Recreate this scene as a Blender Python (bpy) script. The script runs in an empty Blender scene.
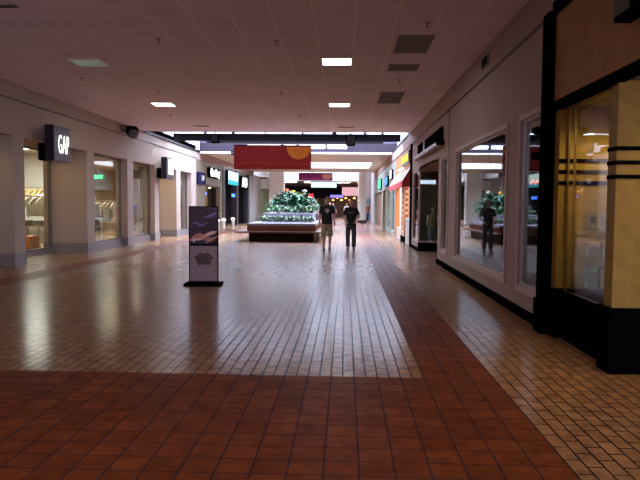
import bpy, bmesh, math, random
from mathutils import Vector, Matrix, Euler
R = math.radians
rnd = random.Random(7)
scn = bpy.context.scene
col = scn.collection

# ------------------------------------------------------------------ camera
cam_d = bpy.data.cameras.new('camera')
cam_d.sensor_width = 36; cam_d.lens = 35.44; cam_d.clip_end = 300
cam = bpy.data.objects.new('camera', cam_d); col.objects.link(cam)
cam.matrix_world = (Matrix.Translation((0, 0, 1.5)) @ Matrix.Rotation(R(2.27), 4, 'Z')
                    @ Matrix.Rotation(R(90 - 3.18), 4, 'X') @ Matrix.Rotation(R(0.5), 4, 'Z'))
scn.camera = cam
# ------------------------------------------------------------------ world, sun, exposure
w = bpy.data.worlds.new('sky'); scn.world = w; w.use_nodes = True
bg = w.node_tree.nodes['Background']
bg.inputs[0].default_value = (0.66, 0.76, 1.0, 1); bg.inputs[1].default_value = 12.0
sun_d = bpy.data.lights.new('sun', 'SUN'); sun_d.energy = 2.5; sun_d.angle = R(1.5); sun_d.color = (1, .95, .88)
sun = bpy.data.objects.new('sun', sun_d); col.objects.link(sun)
sun.rotation_euler = Vector((-0.34, -0.62, -1.0)).to_track_quat('-Z', 'Y').to_euler()
scn.view_settings.view_transform = 'Standard'; scn.view_settings.look = 'None'
scn.view_settings.exposure = 0.46; scn.view_settings.gamma = 1; scn.view_settings.use_curve_mapping = False
try:
    scn.cycles.use_denoising = True; scn.cycles.use_adaptive_sampling = False; scn.cycles.max_bounces = 8; scn.cycles.caustics_reflective = True
    scn.cycles.caustics_refractive = False; scn.cycles.transparent_max_bounces = 12
    scn.cycles.sample_clamp_indirect = 6
except Exception:
    pass
def portal(x0, x1, y0, y1, z):
    d = bpy.data.lights.new('skylight_portal', 'AREA'); d.shape = 'RECTANGLE'; d.size = x1 - x0; d.size_y = y1 - y0
    d.cycles.is_portal = True
    o = bpy.data.objects.new('skylight_portal', d); col.objects.link(o); o.location = ((x0 + x1) / 2, (y0 + y1) / 2, z)

# ------------------------------------------------------------------ materials
MATS = {}
def mat(name, c, rough=.6, metal=0, emis=None, es=0, var=0, vscale=6, bump=0, bscale=60, coat=0, spec=.5):
    if name in MATS: return MATS[name]
    m = bpy.data.materials.new(name); m.use_nodes = True; nt = m.node_tree; b = nt.nodes['Principled BSDF']
    b.inputs['Base Color'].default_value = (*c, 1); b.inputs['Roughness'].default_value = rough
    b.inputs['Metallic'].default_value = metal; b.inputs['Coat Weight'].default_value = coat
    b.inputs['Specular IOR Level'].default_value = spec
    if emis: b.inputs['Emission Color'].default_value = (*emis, 1); b.inputs['Emission Strength'].default_value = es
    tc = nt.nodes.new('ShaderNodeTexCoord')
    if var or bump:
        n = nt.nodes.new('ShaderNodeTexNoise'); n.inputs['Scale'].default_value = vscale; n.inputs['Detail'].default_value = 4
        nt.links.new(tc.outputs['Object'], n.inputs['Vector'])
    if var:
        mx = nt.nodes.new('ShaderNodeMix'); mx.data_type = 'RGBA'
        mx.inputs[6].default_value = (*[max(0, k * (1 - var)) for k in c], 1)
        mx.inputs[7].default_value = (*[min(1, k * (1 + var)) for k in c], 1)
        nt.links.new(n.outputs['Fac'], mx.inputs[0]); nt.links.new(mx.outputs[2], b.inputs['Base Color'])
    if bump:
        n2 = nt.nodes.new('ShaderNodeTexNoise'); n2.inputs['Scale'].default_value = bscale
        nt.links.new(tc.outputs['Object'], n2.inputs['Vector'])
        bp = nt.nodes.new('ShaderNodeBump'); bp.inputs['Strength'].default_value = bump; bp.inputs['Distance'].default_value = .01
        nt.links.new(n2.outputs['Fac'], bp.inputs['Height']); nt.links.new(bp.outputs['Normal'], b.inputs['Normal'])
    MATS[name] = m; return m
def glow(name, c, s):
    if name in MATS: return MATS[name]
    m = bpy.data.materials.new(name); m.use_nodes = True; nt = m.node_tree; nt.nodes.clear()
    e = nt.nodes.new('ShaderNodeEmission'); e.inputs[0].default_value = (*c, 1); e.inputs[1].default_value = s
    o = nt.nodes.new('ShaderNodeOutputMaterial'); nt.links.new(e.outputs[0], o.inputs[0]); MATS[name] = m
    if s < 4.5: m.cycles.emission_sampling = 'NONE'
    return m
def glass_mat(name, tint=(.9, .95, .93), ior=1.5):
    m = bpy.data.materials.new(name); m.use_nodes = True; nt = m.node_tree; nt.nodes.clear()
    t = nt.nodes.new('ShaderNodeBsdfTransparent'); t.inputs[0].default_value = (*tint, 1)
    g = nt.nodes.new('ShaderNodeBsdfGlossy'); g.inputs['Roughness'].default_value = .005
    ge = nt.nodes.new('ShaderNodeNewGeometry'); vm = nt.nodes.new('ShaderNodeVectorMath'); vm.operation = 'DOT_PRODUCT'
    nt.links.new(ge.outputs['Normal'], vm.inputs[0]); nt.links.new(ge.outputs['Incoming'], vm.inputs[1])
    f0 = ((ior - 1) / (ior + 1)) ** 2
    def mt(op, a, b):
        n = nt.nodes.new('ShaderNodeMath'); n.operation = op
        for i, v in enumerate((a, b)):
            if isinstance(v, (int, float)): n.inputs[i].default_value = v
            else: nt.links.new(v, n.inputs[i])
        return n
    c = mt('ABSOLUTE', vm.outputs['Value'], 0)
    f = mt('ADD', mt('MULTIPLY', mt('POWER', mt('SUBTRACT', 1.0, c.outputs[0]).outputs[0], 5.0).outputs[0], 1 - f0).outputs[0], f0)
    mx = nt.nodes.new('ShaderNodeMixShader'); o = nt.nodes.new('ShaderNodeOutputMaterial')
    nt.links.new(f.outputs[0], mx.inputs[0]); nt.links.new(t.outputs[0], mx.inputs[1]); nt.links.new(g.outputs[0], mx.inputs[2])
    nt.links.new(mx.outputs[0], o.inputs[0]); return m
GLASS = glass_mat('shop_glass')
GLASSD = glass_mat('shop_glass_tinted', (.55, .62, .62), 1.7)

def floor_mat():
    m = bpy.data.materials.new('clay_tile_floor'); m.use_nodes = True; nt = m.node_tree; N = nt.nodes; L = nt.links
    b = N['Principled BSDF']
    tc = N.new('ShaderNodeTexCoord'); sp = N.new('ShaderNodeSeparateXYZ'); L.new(tc.outputs['Object'], sp.inputs[0])
    def math_(op, a, bb):
        n = N.new('ShaderNodeMath'); n.operation = op
        for i, v in enumerate((a, bb)):
            if isinstance(v, (int, float)): n.inputs[i].default_value = v
            else: L.new(v, n.inputs[i])
        return n.outputs[0]
    X, Y = sp.outputs[0], sp.outputs[1]
    def brick(u, v, bw, rh, mort, off, c1, c2, cm):
        cb = N.new('ShaderNodeCombineXYZ'); L.new(u, cb.inputs[0]); L.new(v, cb.inputs[1])
        t = N.new('ShaderNodeTexBrick'); t.offset = off; t.squash = 1; L.new(cb.outputs[0], t.inputs['Vector'])
        t.inputs['Scale'].default_value = 1; t.inputs['Brick Width'].default_value = bw; t.inputs['Row Height'].default_value = rh
        t.inputs['Mortar Size'].default_value = mort; t.inputs['Mortar Smooth'].default_value = .3
        t.inputs['Color1'].default_value = (*c1, 1); t.inputs['Color2'].default_value = (*c2, 1); t.inputs['Mortar'].default_value = (*cm, 1)
        return t
    xo = math_('ADD', X, 20 - .703 + .203 * 3); yo = math_('ADD', Y, 20 - 5.5)
    xo = math_('ADD', X, -.703 + .203 * 100); yo = math_('ADD', Y, -5.45 + .203 * 100)
    pav = brick(yo, xo, .203, .1015, .008, .5, (.31, .155, .07), (.335, .172, .08), (.03, .012, .010))
    red = brick(xo, yo, .203, .203, .0075, 0, (.145, .034, .010), (.20, .050, .015), (.06, .026, .036))
    # region mask: 1 = big red tiles
    g = lambda v, t: math_('GREATER_THAN', v, t)
    l = lambda v, t: math_('LESS_THAN', v, t)
    near = math_('MULTIPLY', l(Y, 5.45), math_('MULTIPLY', l(X, 1.312), g(X, -6.71)))
    bandr = math_('MULTIPLY', g(X, .703), l(X, 1.312))
    bandl = math_('MULTIPLY', l(X, -6.1), g(X, -6.71))
    mask = math_('MAXIMUM', near, math_('MAXIMUM', bandr, bandl))
    mx = N.new('ShaderNodeMix'); mx.data_type = 'RGBA'; L.new(mask, mx.inputs[0]); L.new(pav.outputs['Color'], mx.inputs[6]); L.new(red.outputs['Color'], mx.inputs[7])
    # mottling
    n = N.new('ShaderNodeTexNoise'); n.inputs['Scale'].default_value = 7; n.inputs['Detail'].default_value = 6; L.new(tc.outputs['Object'], n.inputs['Vector'])
    rp = N.new('ShaderNodeMapRange'); rp.inputs[1].default_value = .3; rp.inputs[2].default_value = .7; rp.inputs[3].default_value = .74; rp.inputs[4].default_value = 1.22; L.new(n.outputs['Fac'], rp.inputs[0])
    vm = N.new('ShaderNodeVectorMath'); vm.operation = 'SCALE'; L.new(mx.outputs[2], vm.inputs[0]); L.new(rp.outputs[0], vm.inputs['Scale'])
    L.new(vm.outputs[0], b.inputs['Base Color'])
    fac = N.new('ShaderNodeMix'); fac.data_type = 'FLOAT'; L.new(mask, fac.inputs[0]); L.new(pav.outputs['Fac'], fac.inputs[2]); L.new(red.outputs['Fac'], fac.inputs[3])
    n3 = N.new('ShaderNodeTexNoise'); n3.inputs['Scale'].default_value = 2.2; n3.inputs['Detail'].default_value = 3; L.new(tc.outputs['Object'], n3.inputs['Vector'])
    hsum = math_('SUBTRACT', 1.0, fac.outputs[0])
    bp = N.new('ShaderNodeBump'); bp.inputs['Strength'].default_value = .35; bp.inputs['Distance'].default_value = .003; L.new(hsum, bp.inputs['Height'])
    rr = N.new('ShaderNodeMapRange'); rr.inputs[3].default_value = .17; rr.inputs[4].default_value = .21; L.new(n.outputs['Fac'], rr.inputs[0])
    rs = math_('ADD', math_('ADD', rr.outputs[0], math_('MULTIPLY', mask, .22)), math_('MULTIPLY', fac.outputs[0], .12))
    b.inputs['Roughness'].default_value = .8; b.inputs['Specular IOR Level'].default_value = 0
    gl = N.new('ShaderNodeBsdfGlossy'); gl.inputs[0].default_value = (.95, .96, 1, 1); L.new(rs, gl.inputs['Roughness'])
    ge = N.new('ShaderNodeNewGeometry'); dt = N.new('ShaderNodeVectorMath'); dt.operation = 'DOT_PRODUCT'; L.new(ge.outputs['Normal'], dt.inputs[0]); L.new(ge.outputs['Incoming'], dt.inputs[1])
    sh = math_('POWER', math_('SUBTRACT', 1.0, math_('ABSOLUTE', dt.outputs['Value'], 0)), 7.0)   # sheen of worn glaze: strong only at grazing angles
    kf = math_('MULTIPLY', math_('ADD', .012, math_('MULTIPLY', sh, .70)), math_('SUBTRACT', 1.0, math_('MULTIPLY', fac.outputs[0], .45)))
    kf = math_('MULTIPLY', kf, math_('SUBTRACT', 1.0, math_('MULTIPLY', mask, .68)))
    ms = N.new('ShaderNodeMixShader'); L.new(kf, ms.inputs[0]); L.new(b.outputs[0], ms.inputs[1]); L.new(gl.outputs[0], ms.inputs[2])
    L.new(ms.outputs[0], N['Material Output'].inputs[0])
    return m
def ceiling_mat():
    m = bpy.data.materials.new('ceiling_tile'); m.use_nodes = True; nt = m.node_tree; N = nt.nodes; L = nt.links
    b = N['Principled BSDF']; b.inputs['Roughness'].default_value = .85
    tc = N.new('ShaderNodeTexCoord'); mp = N.new('ShaderNodeMapping'); mp.inputs['Location'].default_value = (.61 * 50 + .49, .61 * 50 + .34, 0)
    L.new(tc.outputs['Object'], mp.inputs[0])
    t = N.new('ShaderNodeTexBrick'); t.offset = 0; t.inputs['Scale'].default_value = 1; t.inputs['Brick Width'].default_value = .61; t.inputs['Row Height'].default_value = .61
    t.inputs['Mortar Size'].default_value = .012; t.inputs['Mortar Smooth'].default_value = 0
    t.inputs['Color1'].default_value = (.82, .71, .86, 1); t.inputs['Color2'].default_value = (.87, .75, .90, 1); t.inputs['Mortar'].default_value = (.97, .95, 1, 1)
    L.new(mp.outputs[0], t.inputs['Vector']); L.new(t.outputs['Color'], b.inputs['Base Color'])
    n = N.new('ShaderNodeTexNoise'); n.inputs['Scale'].default_value = 180; L.new(tc.outputs['Object'], n.inputs['Vector'])
    bp = N.new('ShaderNodeBump'); bp.inputs['Strength'].default_value = .2; bp.inputs['Distance'].default_value = .004; L.new(n.outputs['Fac'], bp.inputs['Height']); L.new(bp.outputs['Normal'], b.inputs['Normal'])
    return m
def stone_mat():
    m = mat('yellow_stone', (.29, .175, .045), .6, var=.4, spec=.1, vscale=7, bump=.1, bscale=30)
    return m

# ------------------------------------------------------------------ mesh helpers
class MB:
    def __init__(s): s.bm = bmesh.new()
    def box(s, x0, x1, y0, y1, z0, z1, bev=0, M=None):
        c = Vector(((x0 + x1) / 2, (y0 + y1) / 2, (z0 + z1) / 2))
        r = bmesh.ops.create_cube(s.bm, size=1, matrix=Matrix.Translation(c) @ Matrix.Diagonal((abs(x1 - x0), abs(y1 - y0), abs(z1 - z0), 1)))
        vs = r['verts']
        if bev:
            es = list({e for v in vs for e in v.link_edges})
            rb = bmesh.ops.bevel(s.bm, geom=es, offset=bev, segments=2, affect='EDGES', profile=.6)
            vs = list({v for f in rb['faces'] for v in f.verts} | {v for v in vs if v.is_valid})
        if M: bmesh.ops.transform(s.bm, matrix=M, verts=vs)
        return s
    def cyl(s, a, b, r0, r1=None, n=16):
        a = Vector(a); b = Vector(b); d = b - a; r1 = r0 if r1 is None else r1
        q = d.to_track_quat('Z', 'Y').to_matrix().to_4x4()
        bmesh.ops.create_cone(s.bm, cap_ends=True, segments=n, radius1=r0, radius2=r1, depth=d.length, matrix=Matrix.Translation((a + b) / 2) @ q)
        return s
    def ball(s, c, r, sc=(1, 1, 1), u=12, v=8, rot=None):
        M = Matrix.Translation(c) @ (rot.to_matrix().to_4x4() if rot else Matrix()) @ Matrix.Diagonal((sc[0], sc[1], sc[2], 1))
        bmesh.ops.create_uvsphere(s.bm, u_segments=u, v_segments=v, radius=r, matrix=M); return s
    def cap(s, a, b, ra, rb, n=10):
        s.cyl(a, b, ra, rb, n); s.ball(a, ra, u=n, v=6); s.ball(b, rb, u=n, v=6); return s
    def tube(s, pts, r, n=8):
        for a, b in zip(pts, pts[1:]): s.cyl(a, b, r, r, n)
        for p in pts[1:-1]: s.ball(p, r, u=n, v=6)
        return s
    def lathe(s, prof, c=(0, 0, 0), n=24):
        c = Vector(c); rings = []
        for r, z in prof: rings.append([s.bm.verts.new(c + Vector((r * math.cos(2 * math.pi * i / n), r * math.sin(2 * math.pi * i / n), z))) for i in range(n)])
        for A, B in zip(rings, rings[1:]):
            for i in range(n): s.bm.faces.new((A[i], A[(i + 1) % n], B[(i + 1) % n], B[i]))
        s.bm.faces.new(rings[0][::-1]); s.bm.faces.new(rings[-1]); return s
    def prism(s, poly, M, d):
        """poly in local xy, extruded by d along local z, placed by M"""
        A = [s.bm.verts.new(M @ Vector((x, y, 0))) for x, y in poly]; B = [s.bm.verts.new(M @ Vector((x, y, d))) for x, y in poly]
        n = len(poly)
        s.bm.faces.new(A[::-1]); s.bm.faces.new(B)
        for i in range(n): s.bm.faces.new((A[i], A[(i + 1) % n], B[(i + 1) % n], B[i]))
        return s
    def loft(s, secs, n=20):
        rings = [[s.bm.verts.new((cx + rx * math.cos(2 * math.pi * i / n), cy + ry * math.sin(2 * math.pi * i / n), z)) for i in range(n)] for cx, cy, z, rx, ry in secs]
        for A, B in zip(rings, rings[1:]):
            for i in range(n): s.bm.faces.new((A[i], A[(i + 1) % n], B[(i + 1) % n], B[i]))
        s.bm.faces.new(rings[0][::-1]); s.bm.faces.new(rings[-1]); return s
    def build(s, name, m, parent=None, smooth=False):
        me = bpy.data.meshes.new(name); s.bm.normal_update(); s.bm.to_mesh(me); s.bm.free()
        if smooth:
            for p in me.polygons: p.use_smooth = True
        me.materials.append(m)
        o = bpy.data.objects.new(name, me); col.objects.link(o)
        if parent:
            o.parent = parent; o.location = -Vector(parent.get('_o', (0, 0, 0)))
        return o
def tag(o, label=None, cat=None, group=None, kind=None):
    if label: o['label'] = label
    if cat: o['category'] = cat
    if group: o['group'] = group
    if kind: o['kind'] = kind
    return o
def empty(name, label, cat, loc=(0, 0, 0), rz=0, group=None):
    o = bpy.data.objects.new(name, None); col.objects.link(o); o.location = loc; o.rotation_euler = (0, 0, rz)
    o.empty_display_size = .1
    return tag(o, label, cat, group)
def dup(o, loc, rz=None, label=None, group=None):
    r = o.copy(); col.objects.link(r); r.location = loc
    if rz is not None: r.rotation_euler = (0, 0, rz)
    if label: r['label'] = label
    if group: r['group'] = group
    for ch in [c for c in o.children]:
        c = ch.copy(); col.objects.link(c); c.parent = r
        for g in ch.children:
            d = g.copy(); col.objects.link(d); d.parent = c
    return r
def struct(name, mb, m):
    o = mb.build(name, m); o['kind'] = 'structure'; return o
def text_part(name, body, size, m, parent, loc, rot, sx=1.0, depth=.01):
    cu = bpy.data.curves.new(name, 'FONT'); cu.body = body; cu.size = size; cu.align_x = 'CENTER'; cu.align_y = 'CENTER'
    cu.space_character = 1.08; cu.extrude = depth / 2; cu.offset = size * .0
    t = bpy.data.objects.new('tmp', cu); col.objects.link(t)
    me = bpy.data.meshes.new_from_object(t, depsgraph=bpy.context.evaluated_depsgraph_get())
    bpy.data.objects.remove(t)
    me.transform(Matrix.Diagonal((sx, 1, 1, 1))); me.materials.clear(); me.materials.append(m)
    o = bpy.data.objects.new(name, me); col.objects.link(o); o.parent = parent; o.location = loc; o.rotation_euler = rot
    return o
def bake(o, mods):
    """apply modifiers added by mods(o) into the mesh"""
    mods(o); dg = bpy.context.evaluated_depsgraph_get()
    me = bpy.data.meshes.new_from_object(o.evaluated_get(dg), depsgraph=dg)
    mm = list(o.data.materials); o.modifiers.clear(); o.data = me; me.materials.clear()
    for k in mm: me.materials.append(k)
    for p in me.polygons: p.use_smooth = True

# ------------------------------------------------------------------ palette
mauve = mat('mauve_paint', (.40, .29, .27), .8, bump=.05, spec=.08)
mauvet = mat('mauve_frame_paint', (.52, .40, .39), .6, spec=.15)
pinkish = mat('off_white_plaster', (.45, .40, .40), .6, bump=.05)
white = mat('white_paint', (.78, .76, .74), .6)
creamw = mat('cream_plaster', (.30, .22, .11), .7)
black = mat('black_gloss', (.003, .003, .004), .5, spec=0)
blackm = mat('black_matte', (.004, .004, .005), .6, spec=0)
basegrey = mat('grey_base_tile', (.22, .20, .22), .35, var=.1)
slate = mat('dark_slate_metal', (.010, .007, .012), .6, spec=.2)
plum = mat('dark_plum_metal', (.030, .018, .034), .6, spec=.3)
lilac = mat('lilac_grey_metal', (.065, .065, .11), .6)
stone = stone_mat()
brown = mat('brown_panel', (.20, .10, .05), .4, var=.2)
metal = mat('brushed_metal', (.55, .55, .56), .3, metal=1)
ceilm = ceiling_mat()
XL, XR, ZC = -7.72, 2.42, 4.25
Y0 = -13.0

# ------------------------------------------------------------------ floor and ceilings
fb = MB(); fb.box(-18, 12, Y0 - 1, 96, -.3, 0); struct('floor', fb, floor_mat())
def slab(x0, x1, y0, y1, z=ZC, t=.25): return MB().box(x0, x1, y0, y1, z, z + t)
cm = MB()
for a in ((XL - .2, XR + .2, -10.6, 24), 
          (XL - .2, XR + .2, Y0, -11.5)):  # gap behind the camera is an unseen opening added for fill light
    cm.box(a[0], a[1], a[2], a[3], ZC, ZC + .25)
struct('ceiling', cm, ceilm)
cm = MB()
for a in ((XL - .2, XR + .2, 33.41, 41), (XL - .2, -6.6, 41, 47), (1.7, XR + .2, 41, 47), (XL - .2, XR + .2, 47, 53.0)):
    cm.box(a[0], a[1], a[2], a[3], ZC, ZC + .25)
struct('ceiling_far', cm, mat('far_ceiling_paint', (.78, .76, .80), .7))
# skylight wells: first one over the planter
wl = MB()
wl.box(XL - .2, XL, 24, 33.2, ZC, 5.6); wl.box(XR + .25, XR + .45, 24, 33.2, ZC, 5.6); wl.box(XL - .2, XR + .45, 23.8, 24, ZC + .25, 5.6)
wl.box(-6.8, -6.6, 41, 47, ZC + .25, 5.6); wl.box(1.7, 1.9, 41, 47, ZC + .25, 5.6); wl.box(-6.8, 1.9, 40.8, 41, ZC + .25, 5.6); wl.box(-6.8, 1.9, 47, 47.2, ZC + .25, 5.6)
struct('wall_skylight_well', wl, white)
fw = MB()
fw.box(XL - .2, XR + .45, 33.2, 33.4, 4.72, 5.17)
pl = MB(); pl.box(XL - .2, -5.2, 33.2, 33.4, ZC + .01, 4.72); pl.box(.05, XR + .45, 33.2, 33.4, ZC + .01, 4.72); pl.box(-5.2, .05, 33.2, 33.4, ZC + .01, 4.43); pl.box(-5.2, .05, 33.2, 33.4, 4.66, 4.72)
for x in (-3.4, -2.6, -1.1): pl.box(x, x + .12, 33.2, 33.4, 4.43, 4.66)
struct('wall_skylight_lower', pl, plum)
struct('wall_skylight_back', fw, lilac)
tr = MB().box(XL, XR, 23.94, 24.0, 4.235, 4.27); struct('trim_1', tr, slate)
tr = MB().box(XL, XR + .1, 33.14, 33.42, 4.17, 4.26); struct('trim_2', tr, white)
tr = MB(); tr.box(XR - .02, XR + .08, 24, 33.1, 4.2, 4.3); tr.box(XL - .02, XL + .06, 24, 33.1, 4.2, 4.3); struct('trim_3', tr, slate)
# roof beams
for k, (y, z0, z1, xa, xb) in enumerate(((27.0, 4.22, 4.52, XL + .3, XR - .1), (31.2, 4.55, 4.62, XL + .8, XR - .6))):
    b = MB(); b.box(xa, xb, y, y + .22, z0, z1); b.box(xa, xb, y - .05, y + .27, z0, z0 + .04); b.box(xa, xb, y - .05, y + .27, z1 - .04, z1)
    o = struct('beam', b, slate)
b = MB()
for x in (-6.2, -4.4, -2.6, -.8, 1.0): b.box(x - .05, x + .05, 24, 33.2, 5.4, 5.6)
for x, q in ((-6.1, .1), (-4.9, .12), (-3.5, .06), (-1.9, .1), (-.6, .2), (.75, .1), (1.5, .1)): b.box(x, x + q, 27.0, 27.2, 4.52, 5.6)
struct('roof_frame', b, slate)
# unseen solid roof band added to cut sky light and hold the banner wires
rf = MB()
rf.box(XL - .2, XR + .45, 23.8, 26.3, 5.6, 5.7)
struct('roof', rf, lilac)
portal(XL, XR, 24, 33.2, 5.8); portal(-6.6, 1.7, 41, 47, 5.7); portal(XL, XR, -11.5, -10.6, 4.6); portal(-12, 8, 54, 88, 9.2)  # the portal behind the camera feeds the added rear opening

# hanging black boxes at the roof beam
for k, (px, y, w_, z0, z1, lab) in enumerate((
        (-5.5, 26.5, .34, 4.06, 4.55, 'black box speaker hanging under the roof beam, left of the red banner'),
        (.19, 26.5, .38, 3.98, 4.55, 'black box speaker hanging under the roof beam, right of the red banner'),
        (-5.75, 32.5, .3, 4.05, 4.35, 'small black box hanging at the far edge of the skylight beside the red banner'))):
    t = empty('ceiling_speaker', lab, 'speaker', (px, y, z0))
    MB().box(-w_ / 2, w_ / 2, -.16, .16, 0, z1 - z0 - .1, .02).build('housing', blackm, t)
    MB().box(-w_ / 2 + .04, w_ / 2 - .04, -.18, -.16, .04, z1 - z0 - .16).build('grille', mat('dark_grille', (.03, .03, .035), .7, bump=.4, bscale=200), t)
    MB().cyl((0, 0, z1 - z0 - .1), (0, 0, z1 - z0 + .05), .03).build('mount', blackm, t)

# ------------------------------------------------------------------ back of the corridor behind the camera
struct('wall_back', MB().box(XL - .2, XR + 3, Y0 - .2, Y0, 0, 5), mauve)

# ------------------------------------------------------------------ left wall with its bays
lw = MB()
lw.box(-9.05, XL, Y0, 32.4, 3.05, ZC + .25)            # fascia above the bays
lw.box(-9.05, XL, Y0, 12.2, 0, 3.05)
piers = [(14.42, 14.92), (18.6, 19.15), (22.1, 22.7), (25.3, 25.9), (28.6, 29.3), (31.4, 32.4)]
for k, (a, b) in enumerate(piers): lw.box(-8.12 if k in (2, 3, 5) else -9.05, XL, a, b, 0, 3.05)
struct('wall_left', lw, mat('left_wall_paint', (.44, .35, .31), .8, bump=.04, spec=.08))
bb = MB()
for k, (a, b) in enumerate(piers): bb.box(-8.14 if k in (2, 3, 5) else -9.07, XL + .02, a - .02, b + .02, 0, .30)
bb.box(-8.2, XL + .02, Y0, 12.2, 0, .30)
struct('baseboard_left', bb, basegrey)
t4 = MB(); t4.box(XL, XL + .025, Y0, 32.4, 3.87, 3.90); struct('trim_4', t4, mat('shadow_line', (.12, .10, .11), .6))
def window(n, y0, y1, x, z0, z1, curb, fm, side=1, g=GLASS, mull=(), fw=.05):
    """shop window parallel to the corridor; side +1: glass faces +x"""
    t = bpy.data.objects.new('window_%d' % n, None); col.objects.link(t); t['kind'] = 'structure'
    t.location = (x, y0, 0)
    f = MB(); d_ = fw * .8; f.box(-d_, d_, 0, fw, z0, z1); f.box(-d_, d_, y1 - y0 - fw, y1 - y0, z0, z1)
    f.box(-d_, d_, fw, y1 - y0 - fw, z1 - fw, z1); f.box(-d_, d_, fw, y1 - y0 - fw, z0, z0 + fw)
    for m_ in mull: f.box(-.012, .012, m_ - y0 - .008, m_ - y0 + .008, z0 + .05, z1 - .05)
    f.build('window_frame', fm, t)
    MB().box(-.006, .006, fw, y1 - y0 - fw, z0 + fw, z1 - fw).build('pane', g, t)
    if curb: MB().box(-.10, .10, 0, y1 - y0, 0, z0 - .002).build('sill', curb, t)
    return t
alu = mat('bronze_frame', (.16, .14, .13), .4, metal=.5)
window(1, 12.2, 14.4, -8.85, .12, 3.04, basegrey, alu)
window(2, 14.94, 18.58, -8.85, .12, 3.04, basegrey, alu)
window(3, 19.17, 22.08, -7.98, .24, 3.04, basegrey, alu)
window(4, 22.72, 25.28, -7.98, .24, 3.04, basegrey, alu)
window(5, 25.92, 28.58, -8.55, .24, 3.04, basegrey, alu)
window(6, 29.32, 31.38, -7.98, .24, 3.04, basegrey, alu)

# clothing shop interior behind the left bays
si = MB(); si.box(-16.2, -16, 12, 36, 0, 3.6); si.box(-16, -9.05, 35.9, 36.1, 0, 3.6); si.box(-16, -9.05, 11.9, 12.1, 0, 3.6)
struct('wall_shop_left', si, creamw)
struct('wall_shop_divider', MB().box(-16, -11.6, 24.0, 24.15, 0, 3.4), white)
struct('ceiling_shop_left', MB().box(-16.2, -9.05, 11.9, 36.1, 3.4, 3.6), white)
struct('floor_shop_left', MB().box(-16, -9.06, 12.1, 35.9, .001, .012), mat('honey_wood_floor', (.40, .25, .12), .2, var=.2))

# ------------------------------------------------------------------ right wall
rw = MB()
rw.box(XR, XR + .6, 7.45, 23.1, 2.70, 3.75)             # fascia
rw.box(XR, XR + .2, Y0, 53, 3.77, ZC)                 # band below the ceiling
rw.box(XR, XR + .12, 8.87, 9.62, 0, 2.7)               # piers
rw.box(XR, XR + .12, 13.95, 15.05, 0, 2.7)
rw.box(XR, XR + .12, 15.95, 16.6, 0, 2.7)
rw.box(XR, XR + .12, 22.85, 23.1, 0, 2.7)
rw.box(XR, XR + .12, 7.75, 8.87, 0, .40); rw.box(XR, XR + .12, 9.62, 13.95, 0, .40); rw.box(XR, XR + .12, 15.05, 15.95, 0, .40)
rw.box(XR, XR + .12, 21.1, 22.85, 0, .3)
struct('wall_right', rw, mauve)
s2 = MB(); s2.box(XR - .03, XR + .02, 7.8, 53, 3.745, 3.775); struct('trim_5', s2, mat('shadow_line', (.12, .10, .11), .6))
s2 = MB(); s2.box(XR - .012, XR, 15.0, 15.03, 2.7, 3.745); struct('trim_6', s2, MATS['shadow_line'])
br = MB(); br.box(XR - .03, XR, 7.75, 16.6, 0, .13); br.box(XR - .03, XR, 21.05, 22.85, 0, .12); br.box(XR, XR + 1.1, 20.93, 21.0, 0, .28)
struct('baseboard_right', br, black)
window(7, 7.78, 8.86, XR + .05, .40, 2.69, None, mauvet, g=GLASSD)
window(8, 9.63, 13.94, XR + .05, .40, 2.69, None, mauvet, g=GLASSD)
window(9, 15.06, 15.94, XR + .05, .40, 2.69, None, mauvet, g=GLASSD)
window(10, 21.12, 22.84, XR + .05, .30, 2.69, None, mauvet)
# raised frame beads round the two large panes
fr = MB()
for a, b in ((7.80, 8.87), (9.62, 13.95), (15.05, 15.95)):
    fr.box(XR - .025, XR, a - .06, b + .06, .34, .41); fr.box(XR - .025, XR, a - .06, b + .06, 2.68, 2.75)
    fr.box(XR - .025, XR, a - .06, a, .41, 2.68); fr.box(XR - .025, XR, b, b + .06, .41, 2.68)
struct('trim_7', fr, mauvet)
# recessed entrance: glass facing the camera
t = bpy.data.objects.new('window_11', None); col.objects.link(t); t['kind'] = 'structure'; t.location = (XR, 21.0, 0)
f = MB(); f.box(0, .05, 0, .08, .28, 2.7); f.box(1.05, 1.1, 0, .08, .28, 2.7); f.box(.05, 1.05, 0, .08, .28, .34); f.box(.05, 1.05, 0, .08, 2.64, 2.7)
f.build('window_frame', mauvet, t); MB().box(.05, 1.05, .03, .042, .34, 2.64).build('pane', GLASS, t)
# interior of the right shop
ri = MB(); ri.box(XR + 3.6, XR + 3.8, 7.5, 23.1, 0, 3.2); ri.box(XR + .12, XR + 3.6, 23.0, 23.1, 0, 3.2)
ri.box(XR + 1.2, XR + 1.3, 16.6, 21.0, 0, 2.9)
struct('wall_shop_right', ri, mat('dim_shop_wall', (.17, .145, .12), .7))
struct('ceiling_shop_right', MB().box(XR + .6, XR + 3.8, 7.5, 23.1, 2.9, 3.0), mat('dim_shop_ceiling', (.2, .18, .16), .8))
struct('ceiling_entrance', MB().box(XR, XR + 1.3, 16.6, 21.0, 2.701, 2.76), mauve)

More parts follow.
